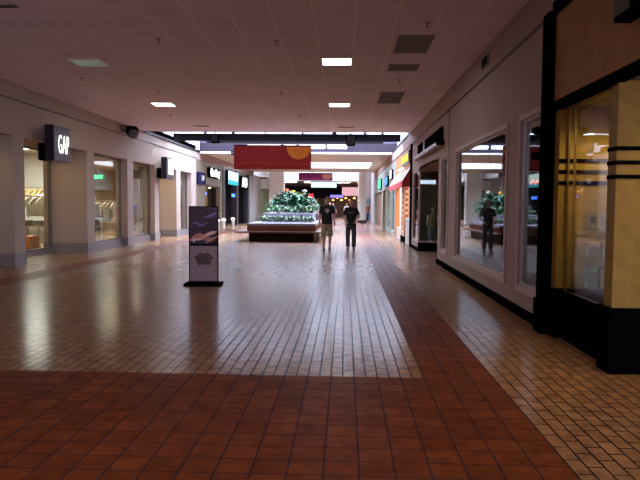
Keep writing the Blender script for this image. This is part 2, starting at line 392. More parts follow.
# ------------------------------------------------------------------ stone shopfront at the right edge
st = MB()
st.box(XR - .02, XR + .6, -3.0, 7.46, 2.69, 3.70)       # upper panel
struct('wall_stone_upper', st, mat('dusky_stone', (.36, .19, .09), .7, var=.3, vscale=4, bump=.05, spec=.05))
st = MB()
st.box(2.40, 6.2, 5.72, 5.90, .60, 2.62)                 # return wall facing the camera
st.box(XR, 3.9, 7.30, 7.45, .57, 2.62)                   # end wall of the display
st.box(3.75, 3.9, 5.96, 7.30, .54, 2.62)
struct('wall_stone', st, stone)
st = MB()
st.box(2.38, 6.2, 5.70, 5.98, 0, .60); st.box(XR - .02, 3.9, 7.28, 7.46, 0, .57); st.box(XR + .06, XR + .14, 5.98, 7.28, 0, .54)
st.box(XR + .14, 3.9, 5.98, 7.28, 0, .5)
struct('baseboard_stone', st, mat('black_granite', (.002, .002, .003), .5, spec=0))
st = MB(); st.box(XR - .08, XR + .02, -3.0, 7.42, 2.60, 2.69); struct('trim_8', st, black)
st = MB(); st.box(XR - .08, XR + .02, -3.0, 7.42, 3.70, 3.83); struct('trim_9', st, black)
st = MB()
for z in (1.775, 1.90, 2.025):
    st.box(2.39, 6.2, 5.71, 5.72, z - .018, z + .018); st.box(2.39, 2.40, 5.72, 5.90, z - .018, z + .018)
for z in (1.775, 1.90, 2.025): st.box(XR, 3.75, 7.29, 7.30, z - .022, z + .022)
struct('trim_10', st, black)
struct('ceiling_stone_shop', MB().box(XR + .02, 6.2, -3, 7.3, 2.64, 2.70), mat('shop_soffit', (.5, .42, .3), .7))
struct('wall_stone_shop_back', MB().box(6.2, 6.4, -3, 7.3, 0, 2.7), creamw)
window(12, 5.98, 7.28, XR + .10, .54, 2.62, None, mat('brass_edge', (.45, .32, .12), .3, metal=1), g=glass_mat('case_glass', (.95, .97, .95), 1.15), mull=(7.08,), fw=.012)
# black corner column
t = MB(); t.box(2.33, 2.46, 7.48, 7.74, 0, 3.76, .01); t.box(2.31, 2.47, 7.47, 7.76, 0, .4); struct('column_black', t, black)
for z, lab in ((2.40, 'small black spotlight clamped high on the black corner column, upper of two'), (2.10, 'small black spotlight clamped on the black corner column, lower of two')):
    t = empty('spotlight', lab, 'spotlight', (2.33, 7.6, z))
    MB().box(-.10, 0, -.05, .05, -.045, .045, .012).build('housing', blackm, t)
    MB().cyl((-.10, 0, 0), (-.125, 0, 0), .035, .04).build('lens', black, t)
# black sign at top right
t = empty('hanging_sign', 'black box sign high on the stone front at the upper right edge', 'sign', (2.28, 5.05, 3.02))
MB().box(-.08, .06, 0, .35, 0, .68, .01).build('box', blackm, t)
MB().box(-.095, -.08, .03, .32, .03, .65).build('face', mat('green_reflection_face', (.012, .03, .024), .25), t)  # green tint painted in for a reflection on the black sign
MB().box(.06, .12, .1, .25, .25, .5).build('bracket', blackm, t)
# display shelves with boxed goods
gs = glass_mat('shelf_glass', (.8, .9, .86), 1.6)
for i, (z, lab) in enumerate(((1.26, 'upper glass shelf in the yellow lit display case'), (.96, 'middle glass shelf in the yellow lit display case'), (.62, 'lowest glass shelf in the yellow lit display case'))):
    o = MB().box(2.60, 3.7, 6.75, 7.27, z, z + .012).build('glass_shelf', gs); tag(o, lab, 'shelf', 'glass shelves in the display case')
    for k in range(7):
        x = 2.60 + k * .145; h = rnd.uniform(.15, .22) if i < 2 else rnd.uniform(.16, .25)
        wv = rnd.uniform(.08, .12)
        c = [(.42, .38, .33), (.5, .5, .47), (.25, .4, .33), (.48, .42, .3)][k % 4] if i < 2 else [(.25, .4, .36), (.4, .42, .4), (.35, .1, .1), (.3, .12, .3)][k % 4]
        wd = ('upper', 'middle', 'lowest')[i]
        t = empty('boxed_product', None, 'box', (x, 6.80 + rnd.uniform(0, .05), z + .012), 0, 'boxed goods on the %s glass shelf' % wd)
        t['label'] = 'small boxed product on the %s glass shelf of the display case' % wd
        MB().box(0, wv, 0, .1, 0, h, .004).build('carton', mat('carton_%d_%d' % (i > 1, k % 4), c, .5), t)
        MB().box(.015, wv - .015, -.003, 0, h * .35, h * .75).build('panel', mat('carton_print_%d' % (k % 3), [(.1, .1, .12), (.5, .45, .3), (.15, .2, .35)][k % 3], .5), t)

# ------------------------------------------------------------------ dark store sign over the entrance
t = empty('shop_sign', 'long dark louvred sign on the right fascia over the recessed entrance', 'sign', (XR, 15.9, 3.02))
MB().box(-.05, 0, 0, 5.2, .12, .46).build('panel', blackm, t)
MB().box(-.16, 0, -.1, 5.25, -.02, .10, .03).build('ledge', mat('lilac_ledge', (.34, .30, .34), .4), t)
MB().box(-.07, -.05, 3.4, 3.48, .12, .46).build('divider', metal, t)
MB().box(-.2, 0, -.22, -.1, -.02, .12, .02).build('end_cap', blackm, t)

# ------------------------------------------------------------------ ceiling fixtures
def ceil_light(x, y, lab, s=11, c=(1, .97, .92), on=True):
    t = empty('ceiling_light', lab, 'ceiling light', (x, y, ZC))
    f = MB(); f.box(-.3, .3, -.3, -.27, -.025, 0); f.box(-.3, .3, .27, .3, -.025, 0); f.box(-.3, -.27, -.27, .27, -.025, 0); f.box(.27, .3, -.27, .27, -.025, 0)
    f.build('frame', mat('fixture_white', (.7, .68, .66), .4), t)
    MB().box(-.27, .27, -.27, .27, -.015, -.001).build('diffuser', glow('panel_light', c, s) if on else mat('unlit_lens_faint_glow', (.35, .42, .36), .3, emis=(.4, .6, .5), es=.12), t)  # the switched-off lens gets a faint greenish glow in its material
    if on:
        d = bpy.data.lights.new('panel_lamp', 'AREA'); d.size = .5; d.energy = 16; d.color = c
        l = bpy.data.objects.new('panel_lamp', d); col.objects.link(l); l.parent = t; l.location = (0, 0, -.05)
ceil_light(-.19, 12.2, 'lit square ceiling light, nearer of the pair right of centre')
ceil_light(-.19, 17.4, 'lit square ceiling light, farther of the pair right of centre')
ceil_light(-5.05, 17.4, 'lit square ceiling light on the left half of the ceiling')
ceil_light(-5.05, 12.3, 'unlit greenish square ceiling light on the left half of the ceiling', on=False)
ceil_light(-.19, 1.4, 'added unseen square ceiling light overhead, right of centre, above the camera', 8)  # unseen overhead pair, added to brighten the near corridor
ceil_light(-5.05, 1.4, 'added unseen square ceiling light overhead at left, above the camera', 8)
vg = mat('return_grille', (.16, .145, .15), .5)
for x, y, l, lab in ((1.12, 10.95, 1.15, 'dark grey ceiling grille, nearest and largest of the three at right'),
                     (1.12, 12.75, .5, 'narrow dark grey ceiling grille, middle of the three at right'),
                     (1.12, 16.3, 1.6, 'dark grey ceiling grille, farthest of the three at right')):
    t = empty('ceiling_vent', lab, 'vent', (x, y, ZC)); MB().box(-.28, .28, -l / 2, l / 2, -.012, 0).build('backing', vg, t)
    f = MB(); f.box(-.3, .3, -l / 2 - .02, -l / 2, -.02, 0); f.box(-.3, .3, l / 2, l / 2 + .02, -.02, 0); f.box(-.3, -.28, -l / 2, l / 2, -.02, 0); f.box(.28, .3, -l / 2, l / 2, -.02, 0)
    f.build('frame', mat('vent_frame', (.3, .27, .27), .5), t)
    f = MB()
    k = -l / 2 + .04
    while k < l / 2 - .02: f.box(-.28, .28, k, k + .012, -.018, -.012); k += .06
    f.build('slat', mat('vent_slat', (.24, .21, .22), .5), t)
for x, y, lab in ((-5.1, 22.2, 'thin ceiling air slot left of the red banner, before the skylight'), (-.02, 22.4, 'thin ceiling air slot in front of the skylight near centre'), (-4.9, 8.8, 'small ceiling air slot on the upper left ceiling')):
    t = empty('air_slot', lab, 'vent', (x, y, ZC)); MB().box(-.28, .28, -.05, .05, -.02, 0, .004).build('frame', vg, t)
    MB().box(-.25, .25, -.02, .02, -.024, -.019).build('slot', blackm, t)
def wall_vent():
    t = empty('wall_vent', 'small dark grille on the right wall band near the ceiling', 'vent', (XR, 11.0, 3.92))
    MB().box(-.02, 0, 0, .5, 0, .2).build('frame', vg, t)
    f = MB()
    for k in range(5): f.box(-.03, -.02, .03, .47, .03 + k * .03, .045 + k * .03)
    f.build('slat', blackm, t)
wall_vent()
spr = mat('sprinkler_metal', (.35, .25, .2), .35, metal=.8)
sp0 = None
for i, (x, y, d) in enumerate(((-3.15, 10.6, 'nearest the top left corner'), (-1.18, 10.7, 'left of the nearer lit ceiling light'), (-1.6, 15.6, 'between the two far lit ceiling lights'), (-1.4, 19.6, 'left of the farther lit ceiling light'),
                                (1.2, 9.7, 'in front of the nearest grey ceiling grille'), (1.15, 14.0, 'between the grey ceiling grilles'), (1.2, 15.5, 'beside the farthest grey ceiling grille'), (1.1, 20.0, 'ahead of the right end of the skylight'),
                                (-5.8, 13.8, 'behind the unlit greenish ceiling light'), (-5.4, 19.4, 'behind the lit light of the left ceiling'), (-4.6, 15.4, 'just before the lit light of the left ceiling'))):
    if sp0 is None:
        sp0 = t = empty('sprinkler_head', None, 'sprinkler', (x, y, ZC), 0, 'sprinklers on the near ceiling')
        MB().lathe([(.05, 0), (.05, -.008), (.015, -.012)]).build('plate', spr, t); MB().cyl((0, 0, -.01), (0, 0, -.06), .012, .008, 8).build('stem', spr, t)
        MB().lathe([(.028, -.06), (.028, -.066), (.004, -.07)], n=12).build('deflector', spr, t)
    else: t = dup(sp0, (x, y, ZC))
    t['label'] = 'small brass sprinkler head on the ceiling, ' + d
# black spotlight cluster on the left wall
t = empty('speaker_cluster', 'black round speaker on a bracket high on the left wall before the skylight', 'speaker', (XL + .05, 21.6, 3.95))
MB().cyl((.1, .1, .12), (.38, -.06, -.02), .13, .22, 20).build('horn', blackm, t); MB().lathe([(.2, 0), (.22, .03), (.12, .05)], n=20).build('rim', mat('dark_grey_plastic', (.06, .06, .07), .4), t)
t.children[-1].rotation_euler = (0, R(100), R(-30)); t.children[-1].location = (.36, -.05, -.01)
MB().box(-.05, .12, -.12, .12, .0, .24, .02).build('bracket', mat('olive_bracket', (.14, .12, .09), .6), t)

# ------------------------------------------------------------------ red banners
def scribble(mb, x0, x1, z, h, n, y=0, r=.008, seed=1):
    q = random.Random(seed); px = x0; st = (x1 - x0) / n
    for i in range(n):
        k = q.choice('lion')
        a = px + st * .2; b = px + st * .75
        if k == 'l': mb.box(a, a + st * .2, y - r, y, z, z + h)
        elif k == 'i': mb.box(a, a + st * .2, y - r, y, z, z + h * .7)
        elif k == 'o': mb.box(a, b, y - r, y, z, z + h * .15); mb.box(a, b, y - r, y, z + h * .6, z + h * .75); mb.box(a, a + st * .15, y - r, y, z, z + h * .7); mb.box(b - st * .15, b, y - r, y, z, z + h * .7)
        else: mb.box(a, b, y - r, y, z + h * .6, z + h * .75); mb.box(a, a + st * .15, y - r, y, z, z + h * .7); mb.box(b - st * .15, b, y - r, y, z, z + h * .7)
        px += st
    return mb
def banner(x, y, z, w_, h, lab, cloth, disc, m_text, top=.35):
    t = empty('hanging_banner', lab, 'banner', (x, y, z), 0, 'banners hung over the corridor')
    MB().box(-w_ / 2, w_ / 2, -.008, .008, 0, h).build('cloth', cloth, t)
    n = 28; rr = w_ * .158; cx = w_ * .34
    pts = [(cx + rr * math.cos(math.pi + math.pi * i / n), h - .04 + rr * 1.0 * math.sin(math.pi + math.pi * i / n)) for i in range(n + 1)]
    M = Matrix.Translation((0, -.009, 0)) @ Matrix.Rotation(R(90), 4, 'X')
    d = MB().prism(pts, M, .004).build('disc', disc, t)
    MB().box(-w_ / 2, w_ / 2, -.02, .02, h, h + .04).build('rail', blackm, t)
    for s in (-1, 1): MB().cyl((s * w_ * .42, 0, h + .03), (s * w_ * .42, 0, h + top), .006, n=6).build('wire', blackm, t)
    tx = scribble(MB(), -w_ * .44, w_ * .46, h * .22, h * .09, 34, y=-.009, r=.003, seed=4); tx.build('lettering', m_text, t)
    text_part('number', '70.0', h * .22, m_text, t, (cx, -.016, h * .78), (R(90), 0, 0), depth=.004)
    return t
redc = mat('red_banner_cloth', (.36, .008, .010), .6); orc = mat('orange_disc', (.85, .28, .02), .6); txc = mat('dull_gold_print', (.70, .12, .02), .6)
banner(-3.02, 26.0, 2.95, 3.2, .96, 'wide red banner with an orange half disc hanging under the skylight', redc, orc, txc, 1.7)
banner(-2.3, 48.5, 3.36, 2.6, .55, 'farther purple red banner hanging deep in the corridor', mat('plum_banner_cloth', (.09, .008, .04), .8, spec=.1), mat('dull_orange_disc', (.25, .07, .03), .6), mat('plum_print', (.3, .05, .06), .6), .38)

# ------------------------------------------------------------------ blade signs on the left wall
def blade(x, y0, y1, z0, z1, lab, kind):
    t = empty('blade_sign', lab, 'sign', (x, y0, z0)); L_ = y1 - y0; H = z1 - z0
    MB().box(-.24, 0, 0, L_, 0, H, .02).build('box', mat('navy_black_case', (.012, .012, .03), .3), t)
    MB().box(-.46, -.24, L_ * .1, L_ * .8, .02, H * .5, .01).build('bracket', blackm, t)
    rot = (R(90), 0, R(90))
    if kind == 'gap':
        text_part('lettering', 'GAP', H * .62, glow('sign_white', (1, .98, .9), 1.6), t, (.012, L_ * .55, H * .46), rot, sx=.56, depth=.004)
        t.children[-1].data.transform(Matrix.Diagonal((1, 1.2, 1, 1)))
    else:
        MB().box(0, .012, L_ * .3, L_ * .92, H * .22, H * .92).build('face', glow('sign_panel_white', (1, .97, .9), 2.2), t)
        f = MB(); 
        for k in range(3): f.box(.012, .018, L_ * .42, L_ * .76, H * (.48 + k * .12), H * (.53 + k * .12))
        f.box(.012, .018, L_ * .55, L_ * .62, H * .48, H * .80)
        f.build('lettering', mat('sign_grey', (.1, .1, .12), .5), t)
    return t
blade(-7.28, 15.55, 16.5, 2.55, 3.45, 'black square blade sign with white GAP letters on the left wall', 'gap')
blade(-7.28, 25.5, 26.5, 2.52, 3.4, 'black blade sign with a white square face on the brightly lit left wall', 'white')

# ------------------------------------------------------------------ poster stand
t = empty('poster_stand', 'black floor stand holding two posters, standing on the paved floor left of centre', 'sign stand', (-2.60, 11.5, 0), R(4))
MB().box(-.34, .34, -.2, .2, 0, .05, .01).build('base', blackm, t)
f = MB(); f.box(-.27, -.25, -.02, .02, .05, 1.46); f.box(.25, .27, -.02, .02, .05, 1.46); f.box(-.25, .25, -.02, .02, 1.44, 1.46); f.box(-.25, .25, -.02, .02, .05, .08); f.box(-.25, .25, -.02, .02, .73, .77)
f.build('frame', blackm, t)
def poster_mat(top):
    m = bpy.data.materials.new('poster_top' if top else 'poster_bottom'); m.use_nodes = True; nt = m.node_tree; N = nt.nodes; L = nt.links; b = N['Principled BSDF']
    b.inputs['Roughness'].default_value = .15
    tc = N.new('ShaderNodeTexCoord')
    if top:
        mp = N.new('ShaderNodeMapping'); mp.inputs['Rotation'].default_value = (0, R(25), 0); mp.inputs['Scale'].default_value = (2.0, 1, 7.0); L.new(tc.outputs['Object'], mp.inputs[0])
        n = N.new('ShaderNodeTexNoise'); n.inputs['Scale'].default_value = 1.3; n.inputs['Detail'].default_value = 3; n.inputs['Distortion'].default_value = .6; L.new(mp.outputs[0], n.inputs['Vector'])
        cr = N.new('ShaderNodeValToRGB'); e = cr.color_ramp.elements
        e[0].position = .3; e[0].color = (.012, .010, .03, 1); e[1].position = .75; e[1].color = (.09, .07, .22, 1); k = e.new(.5); k.color = (.03, .014, .035, 1)
        L.new(n.outputs['Fac'], cr.inputs[0]); L.new(cr.outputs[0], b.inputs['Base Color'])
    else:
        n = N.new('ShaderNodeTexNoise'); n.inputs['Scale'].default_value = 4; L.new(tc.outputs['Object'], n.inputs['Vector'])
        cr = N.new('ShaderNodeValToRGB'); e = cr.color_ramp.elements
        e[0].color = (.26, .17, .2, 1); e[1].color = (.40, .28, .30, 1); L.new(n.outputs['Fac'], cr.inputs[0]); L.new(cr.outputs[0], b.inputs['Base Color'])
    return m
pt = MB().box(-.25, .25, -.008, .008, .77, 1.44).build('upper_poster', poster_mat(True), t); pt['label'] = 'dark poster with pink light swirls'
pb = MB().box(-.25, .25, -.008, .008, .08, .73).build('lower_poster', poster_mat(False), t); pb['label'] = 'mauve poster with a dark oval picture'
def ribbon(pts, y, wd):
    b_ = MB(); vs = []
    for i, (x, z) in enumerate(pts):
        a = pts[max(0, i - 1)]; c = pts[min(len(pts) - 1, i + 1)]; dx, dz = c[0] - a[0], c[1] - a[1]; L_ = math.hypot(dx, dz) or 1
        w2 = wd * math.sin(math.pi * (i + .6) / (len(pts) + .2)) / 2 + .002
        vs.append((b_.bm.verts.new((x - dz / L_ * w2, y, z + dx / L_ * w2)), b_.bm.verts.new((x + dz / L_ * w2, y, z - dx / L_ * w2))))
    for A, B in zip(vs, vs[1:]): b_.bm.faces.new((A[0], A[1], B[1], B[0]))
    return b_
sw = mat('swirl_pink', (.95, .62, .55), .3); sw2 = mat('swirl_violet', (.16, .12, .42), .3); sw3 = mat('swirl_rust', (.60, .22, .15), .3)
for pts, m_, wd in (([(-.25 + .5 * k / 12, .83 + .10 * (k / 12) + .06 * math.sin(k * .5)) for k in range(13)], sw3, .10),
                    ([(-.24 + .48 * k / 12, .82 + .18 * (k / 12) ** 1.3 + .012 * math.sin(k)) for k in range(13)], sw, .05),
                    ([(-.1 + .34 * k / 12, .84 + .16 * math.sin(k / 12 * 1.5)) for k in range(13)], sw, .035),
                    ([(.05 + .2 * k / 8, .78 + .12 * math.sin(k / 8 * 1.5)) for k in range(9)], sw, .02),
                    ([(-.2, .80), (-.17, .82), (-.15, .85), (-.17, .87), (-.2, .86)], sw, .03),
                    ([(.0 + .25 * k / 8, 1.25 + .10 * (k / 8) ** 1.5) for k in range(9)], sw2, .05),
                    ([(-.22 + .3 * k / 8, 1.13 + .03 * math.sin(k)) for k in range(9)], sw2, .03)):
    ribbon(pts, -.0095, wd).build('swirl', m_, pt)
b_ = MB()
pts = [(.165 * math.cos(a) * (1 + .10 * math.sin(5 * a) + .07 * math.sin(9 * a + 1)), .115 * math.sin(a) * (1 + .12 * math.cos(6 * a) + .08 * math.sin(11 * a)) + .49) for a in [2 * math.pi * i / 60 for i in range(60)]]
b_.prism(pts, Matrix.Translation((0, -.008, 0)) @ Matrix.Rotation(R(90), 4, 'X'), .002).build('picture', mat('poster_dark_picture', (.055, .03, .022), .4, var=.95, vscale=11), pb)
scribble(MB(), -.06, .07, .125, .02, 7, y=-.009, r=.001, seed=3).build('lettering', blackm, pb)
scribble(MB(), -.19, .19, .24, .012, 24, y=-.009, r=.001, seed=5).build('lettering', mat('faint_print', (.2, .13, .16), .5), pb)

# ------------------------------------------------------------------ planter with plants
PX0, PX1, PY0, PY1 = -3.95, -1.2, 25.3, 31.3
t = empty('planter', 'large square brown planter with a bench ledge round it, under the skylight', 'planter', ((PX0 + PX1) / 2, (PY0 + PY1) / 2, 0))
hx, hy = (PX1 - PX0) / 2, (PY1 - PY0) / 2
MB().box(-hx + .06, hx - .06, -hy + .06, hy - .06, 0, .36).build('base', mat('dark_brown_base', (.018, .007, .005), .6, spec=.1, var=.3), t)
MB().box(-hx - .48, hx + .30, -hy - .35, hy + .35, .36, .43, .015).build('bench_ledge', mat('bench_wood', (.13, .05, .03), .35, var=.2), t)
f = MB(); f.box(-hx, hx, -hy, hy, .43, .64)
n = 60
for k in range(n):
    x = -hx + 2 * hx * (k + .5) / n; f.box(x - .014, x + .014, -hy - .015, -hy, .44, .63)
for k in range(80):
    y = -hy + 2 * hy * (k + .5) / 80
    for s in (-1, 1): f.box(s * hx, s * (hx + .015), y - .014, y + .014, .44, .63)
f.build('slatted_side', mat('ribbed_brown', (.17, .05, .02), .5, var=.2), t)
MB().box(-hx - .02, hx + .02, -hy - .02, hy + .02, .64, .74, .01).build('rim', mat('lavender_rim', (.24, .22, .32), .3), t)
MB().box(-hx + .3, hx - .25, -hy + 2.7, hy - .3, .74, 1.12, .01).build('upper_tier', mat('white_tier', (.38, .40, .50), .4), t)
LEAFM = [mat('leaf_green', (.022, .10, .03), .3), mat('leaf_teal', (.025, .13, .08), .25), mat('leaf_light', (.09, .22, .045), .35), mat('leaf_dark', (.012, .06, .03), .3)]
def leaf(bm, M, L_, W):
    prof = [(0, .05), (.25, .8), (.5, 1), (.78, .6), (1, .03)]; rows = []
    for u, w_ in prof:
        z = -.35 * L_ * u * u; rows.append([bm.verts.new(M @ Vector((s * W / 2 * w_, u * L_, z + (abs(s) * .12 * W * w_)))) for s in (-1, 0, 1)])
    for A, B in zip(rows, rows[1:]):
        for i in (0, 1): bm.faces.new((A[i], A[i + 1], B[i + 1], B[i]))
def bush(name, label, loc, rx, ry, h, n, L_, W, group=None, mats=(0, 1, 3), base=None):
    t = empty(name, label, 'plant', loc, 0, group)
    st = MB()
    for k in range(6):
        a = rnd.uniform(0, 6.28); st.tube([(0, 0, 0), (rx * .3 * math.cos(a), ry * .3 * math.sin(a), h * .4), (rx * .7 * math.cos(a), ry * .7 * math.sin(a), h * .75)], .012, 6)
    st.build('stem', mat('stem_brown', (.08, .06, .03), .7), t)
    for j in mats:
        b_ = MB()
        for k in range(n // len(mats)):
            a = rnd.uniform(0, 6.28); ph = math.acos(rnd.uniform(-.25, 1)); rr = rnd.uniform(.55, 1) ** .6
            p = Vector((rx * rr * math.sin(ph) * math.cos(a), ry * rr * math.sin(ph) * math.sin(a), h * (.38 + .62 * rr * math.cos(ph))))
            p.z = max(p.z, .03)
            M = Matrix.Translation(p) @ Euler((R(rnd.uniform(-35, 50)), R(rnd.uniform(-25, 25)), a - math.pi / 2 + rnd.uniform(-.7, .7))).to_matrix().to_4x4()
            leaf(b_.bm, M, L_ * rnd.uniform(.7, 1.2), W * rnd.uniform(.7, 1.2))
        b_.build('foliage', LEAFM[j], t)
    return t
pc = ((PX0 + PX1) / 2, (PY0 + PY1) / 2)
bush('leafy_shrub', 'tallest broad leaved green shrub in the middle of the planter', (pc[0] + .1, 30.2, 1.12), .85, .75, 1.0, 520, .34, .17)
for k, (x, y, r, h, d) in enumerate(((-3.1, 28.75, .36, .36, 'at the front left of the upper tier'), (-2.3, 28.7, .36, .34, 'at the front middle of the upper tier'), (-1.75, 28.75, .28, .38, 'at the front right of the upper tier'), (-3.45, 30.4, .28, .6, 'at the back left of the planter'), (-1.6, 30.5, .22, .6, 'at the back right of the planter'))):
    bush('leafy_shrub', 'medium green shrub ' + d, (x, y, 1.12), r, r, h, 130, .2, .1, 'shrubs on the upper tier', (0, 2, 1))
low = ['at the left end', 'second from the left', 'third from the left', 'fourth from the left', 'third from the right', 'second from the right', 'at the right end']
for k in range(7):
    bush('low_plant', 'low bright green plant in the front row of the planter, ' + low[k], (PX0 + .36 + k * .34, 27.25 + rnd.uniform(-.05, .08), .745), .17, .17, .26, 90, .13, .07, 'low plants along the planter front', (0, 2, 1))
def flower(loc, m_, lab, h):
    t = empty('flowering_plant', lab, 'flower', loc); MB().tube([(0, 0, 0), (.03, 0, h * .5), (0, 0, h)], .01, 6).build('stem', LEAFM[0], t)
    b_ = MB()
    for k in range(9):
        a = k * 2.4; M = Matrix.Translation((.02 * math.cos(a), .02 * math.sin(a), h)) @ Euler((R(35 + 4 * k), 0, a)).to_matrix().to_4x4(); leaf(b_.bm, M, .2, .1)
    b_.build('petal', m_, t)
    b_ = MB()
    for k in range(8):
        a = k * 2.4; M = Matrix.Translation((0, 0, h * (.2 + .08 * k))) @ Euler((R(20), 0, a)).to_matrix().to_4x4(); leaf(b_.bm, M, .18, .06)
    b_.build('leaf', LEAFM[2], t)
flower((-2.9, 30.95, 1.12), mat('petal_orange', (.85, .13, .02), .5), 'orange red flower rising at the back of the planter', 1.02)
flower((-2.6, 30.98, 1.12), mat('petal_yellow', (.85, .55, .03), .5), 'yellow flower beside the orange one at the back of the planter', .95)
flower((-2.3, 30.95, 1.12), mat('petal_yellow', (.85, .55, .03), .5), 'yellow flower nearest the middle of the planter back', .85)
flower((-2.0, 30.9, 1.12), mat('petal_white', (.8, .8, .75), .5), 'white flower at the back right of the planter', .98)
t = empty('twig_plant', 'thin bare twig plant standing above the shrubs, against the white column', 'plant', (-3.15, 30.9, 1.12))
MB().tube([(0, 0, 0), (.02, 0, .6), (-.03, 0, 1.15)], .012, 6).tube([(.02, 0, .7), (.14, 0, .95)], .009, 6).tube([(0, 0, .9), (.12, 0, 1.05)], .009, 6).build('stem', MATS['stem_brown'], t)
b_ = MB()
for k in range(12):
    leaf(b_.bm, Matrix.Translation((rnd.uniform(-.08, .16), 0, rnd.uniform(.7, 1.15))) @ Euler((R(20), 0, rnd.uniform(0, 6))).to_matrix().to_4x4(), .1, .04)
b_.build('leaf', LEAFM[3], t)

# ------------------------------------------------------------------ people
skin = mat('skin', (.60, .34, .25), .5); hair1 = mat('dark_brown_hair', (.035, .018, .012), .6); hair2 = mat('brown_hair', (.11, .05, .028), .6)
def person(loc, rz, lab, H=1.76, shirt=(.008, .009, .014), bottom=(.3, .24, .18), shorts=True, step=.16, arms=0, hair=hair1, vox=.012, emblem=None, group=None, woman=False):
    s = H / 1.76
    t = empty('person', lab, 'person', loc, rz, group); t.scale = (s, s, s)
    V = Vector
    sh = .165 if not woman else .15
    fl, fr_ = V((-.10, -step, .07)), V((.10, step, .07))      # ankles; figure faces -y
    hl, hr = V((-.09, 0, .92)), V((.09, 0, .92))
    kl, kr = V((-.105, -step * .75, .50)), V((.105, step * .35 - .04, .50))
    if arms == 0:
        el, er = V((-.235, .05, 1.16)), V((.235, -.02, 1.16)); wl_, wr_ = V((-.245, -.06, .92)), V((.245, -.10, .92))
    else:
        el, er = V((-.265, .06, 1.17)), V((.265, .06, 1.17)); wl_, wr_ = V((-.17, -.12, 1.02)), V((.17, -.12, 1.02))
    sl, sr = V((-sh, 0, 1.42)), V((sh, 0, 1.42))
    # body
    b_ = MB()
    b_.cap((0, 0, .95), (0, .01, 1.15), .125, .115); b_.cap((-.05, 0, 1.30), (.05, 0, 1.30), .12, .12); b_.cap((0, 0, 1.15), (0, 0, 1.33), .115, .12)
    b_.cap(sl, sr, .06, .06); b_.cap((0, .01, 1.38), (0, -.01, 1.53), .058, .052)
    b_.ball((0, -.01, 1.645), .1, (.76, .95, 1.18), 16, 12); b_.ball((0, -.03, 1.585), .06, (.9, 1, .8)); b_.cap((0, -.105, 1.64), (0, -.122, 1.615), .011, .014, 8)
    for q in (-1, 1): b_.ball((q * .079, .0, 1.635), .024, (.4, .8, 1.2), 8, 6)
    for h_, k_, f_ in ((hl, kl, fl), (hr, kr, fr_)):
        b_.cap(h_, k_, .085, .056); b_.cap(k_, k_ * .6 + f_ * .4, .055, .056); b_.cap(k_ * .6 + f_ * .4, f_, .056, .037); b_.cap(f_, f_ + V((0, -.13, -.035)), .036, .03)
    for s_, e_, w_, q in ((sl, el, wl_, -1), (sr, er, wr_, 1)):
        b_.cap(s_, e_, .05, .039); b_.cap(e_, w_, .039, .027)
        d = (w_ - e_).normalized(); p = w_ + d * .05
        b_.cap(w_, p + d * .02, .027, .032)
        side = V((0, -1, 0)) if arms == 0 else V((0, 0, 1)); 
        for k in range(4):
            o_ = side * (.026 - .0175 * k); l_ = (.062, .072, .068, .052)[k]
            a_ = p + d * .03 + o_; c_ = a_ + d * l_ * .55 + V((-q * .006, 0, 0)); b_.cap(a_, c_, .0095, .009, 6); b_.cap(c_, c_ + d * l_ * .4 + V((-q * .016, -.004, 0)), .009, .0075, 6)
        b_.cap(w_ + d * .03 + side * .02, w_ + d * .075 + side * .05, .012, .0095, 6)
    body = b_.build('body', skin, t)
    def rm(o):
        m1 = o.modifiers.new('r', 'REMESH'); m1.mode = 'VOXEL'; m1.voxel_size = vox * .75
        m2 = o.modifiers.new('s', 'SMOOTH'); m2.iterations = 3; m2.factor = .5
    bake(body, rm)
    def rc(o):
        m1 = o.modifiers.new('r', 'REMESH'); m1.mode = 'VOXEL'; m1.voxel_size = vox * 1.2
        m2 = o.modifiers.new('s', 'SMOOTH'); m2.iterations = 4; m2.factor = .5
    nm = '%s_%.2f%.2f%.2f' % ('cloth', *shirt)
    b_ = MB(); b_.loft([(0, 0, .86, .178, .142), (0, 0, .98, .172, .138), (0, 0, 1.12, .165, .132), (0, 0, 1.26, .182, .14), (0, 0, 1.38, .19, .13), (0, 0, 1.45, .15, .095), (0, 0, 1.50, .075, .07)])
    b_.cap(sl + V((0, 0, -.005)), sr + V((0, 0, -.005)), .074, .074)
    for s_, e_ in ((sl, el), (sr, er)): b_.cyl(s_, s_ + (e_ - s_) * .80, .062, .066, 14); b_.ball(s_, .064)
    o = b_.build('shirt', mat(nm, shirt, .8), t); bake(o, rc)
    if emblem:
        e_ = MB(); e_.prism([(-.075, .045), (0, .075), (.075, .045), (.05, -.03), (0, -.09), (-.05, -.03)] if emblem == 1 else [(-.08, .008), (.08, .008), (.08, -.008), (-.08, -.008)], Matrix.Translation((0.0, -.137, 1.30)) @ Matrix.Rotation(R(90), 4, 'X'), .012)
        e_.build('shirt_print', mat('print_grey', (.35, .37, .36), .6), o)
    nm = '%s_%.2f%.2f%.2f' % ('trouser', *bottom); b_ = MB(); b_.loft([(0, 0, .76, .12, .11), (0, 0, .86, .165, .13), (0, 0, 1.0, .155, .125)])
    for h_, k_, f_ in ((hl, kl, fl), (hr, kr, fr_)):
        if shorts: e = h_ + (k_ - h_) * 1.08; b_.cyl(h_ * .85 + k_ * .15, e, .092, .102, 16); b_.ball(h_ * .85 + k_ * .15, .092)
        else: b_.cap(h_ * .85 + k_ * .15, k_, .095, .08); b_.cyl(k_, k_ * .08 + f_ * .92, .08, .072)
    o = b_.build('shorts' if shorts else 'trousers', mat(nm, bottom, .85), t); bake(o, rc)
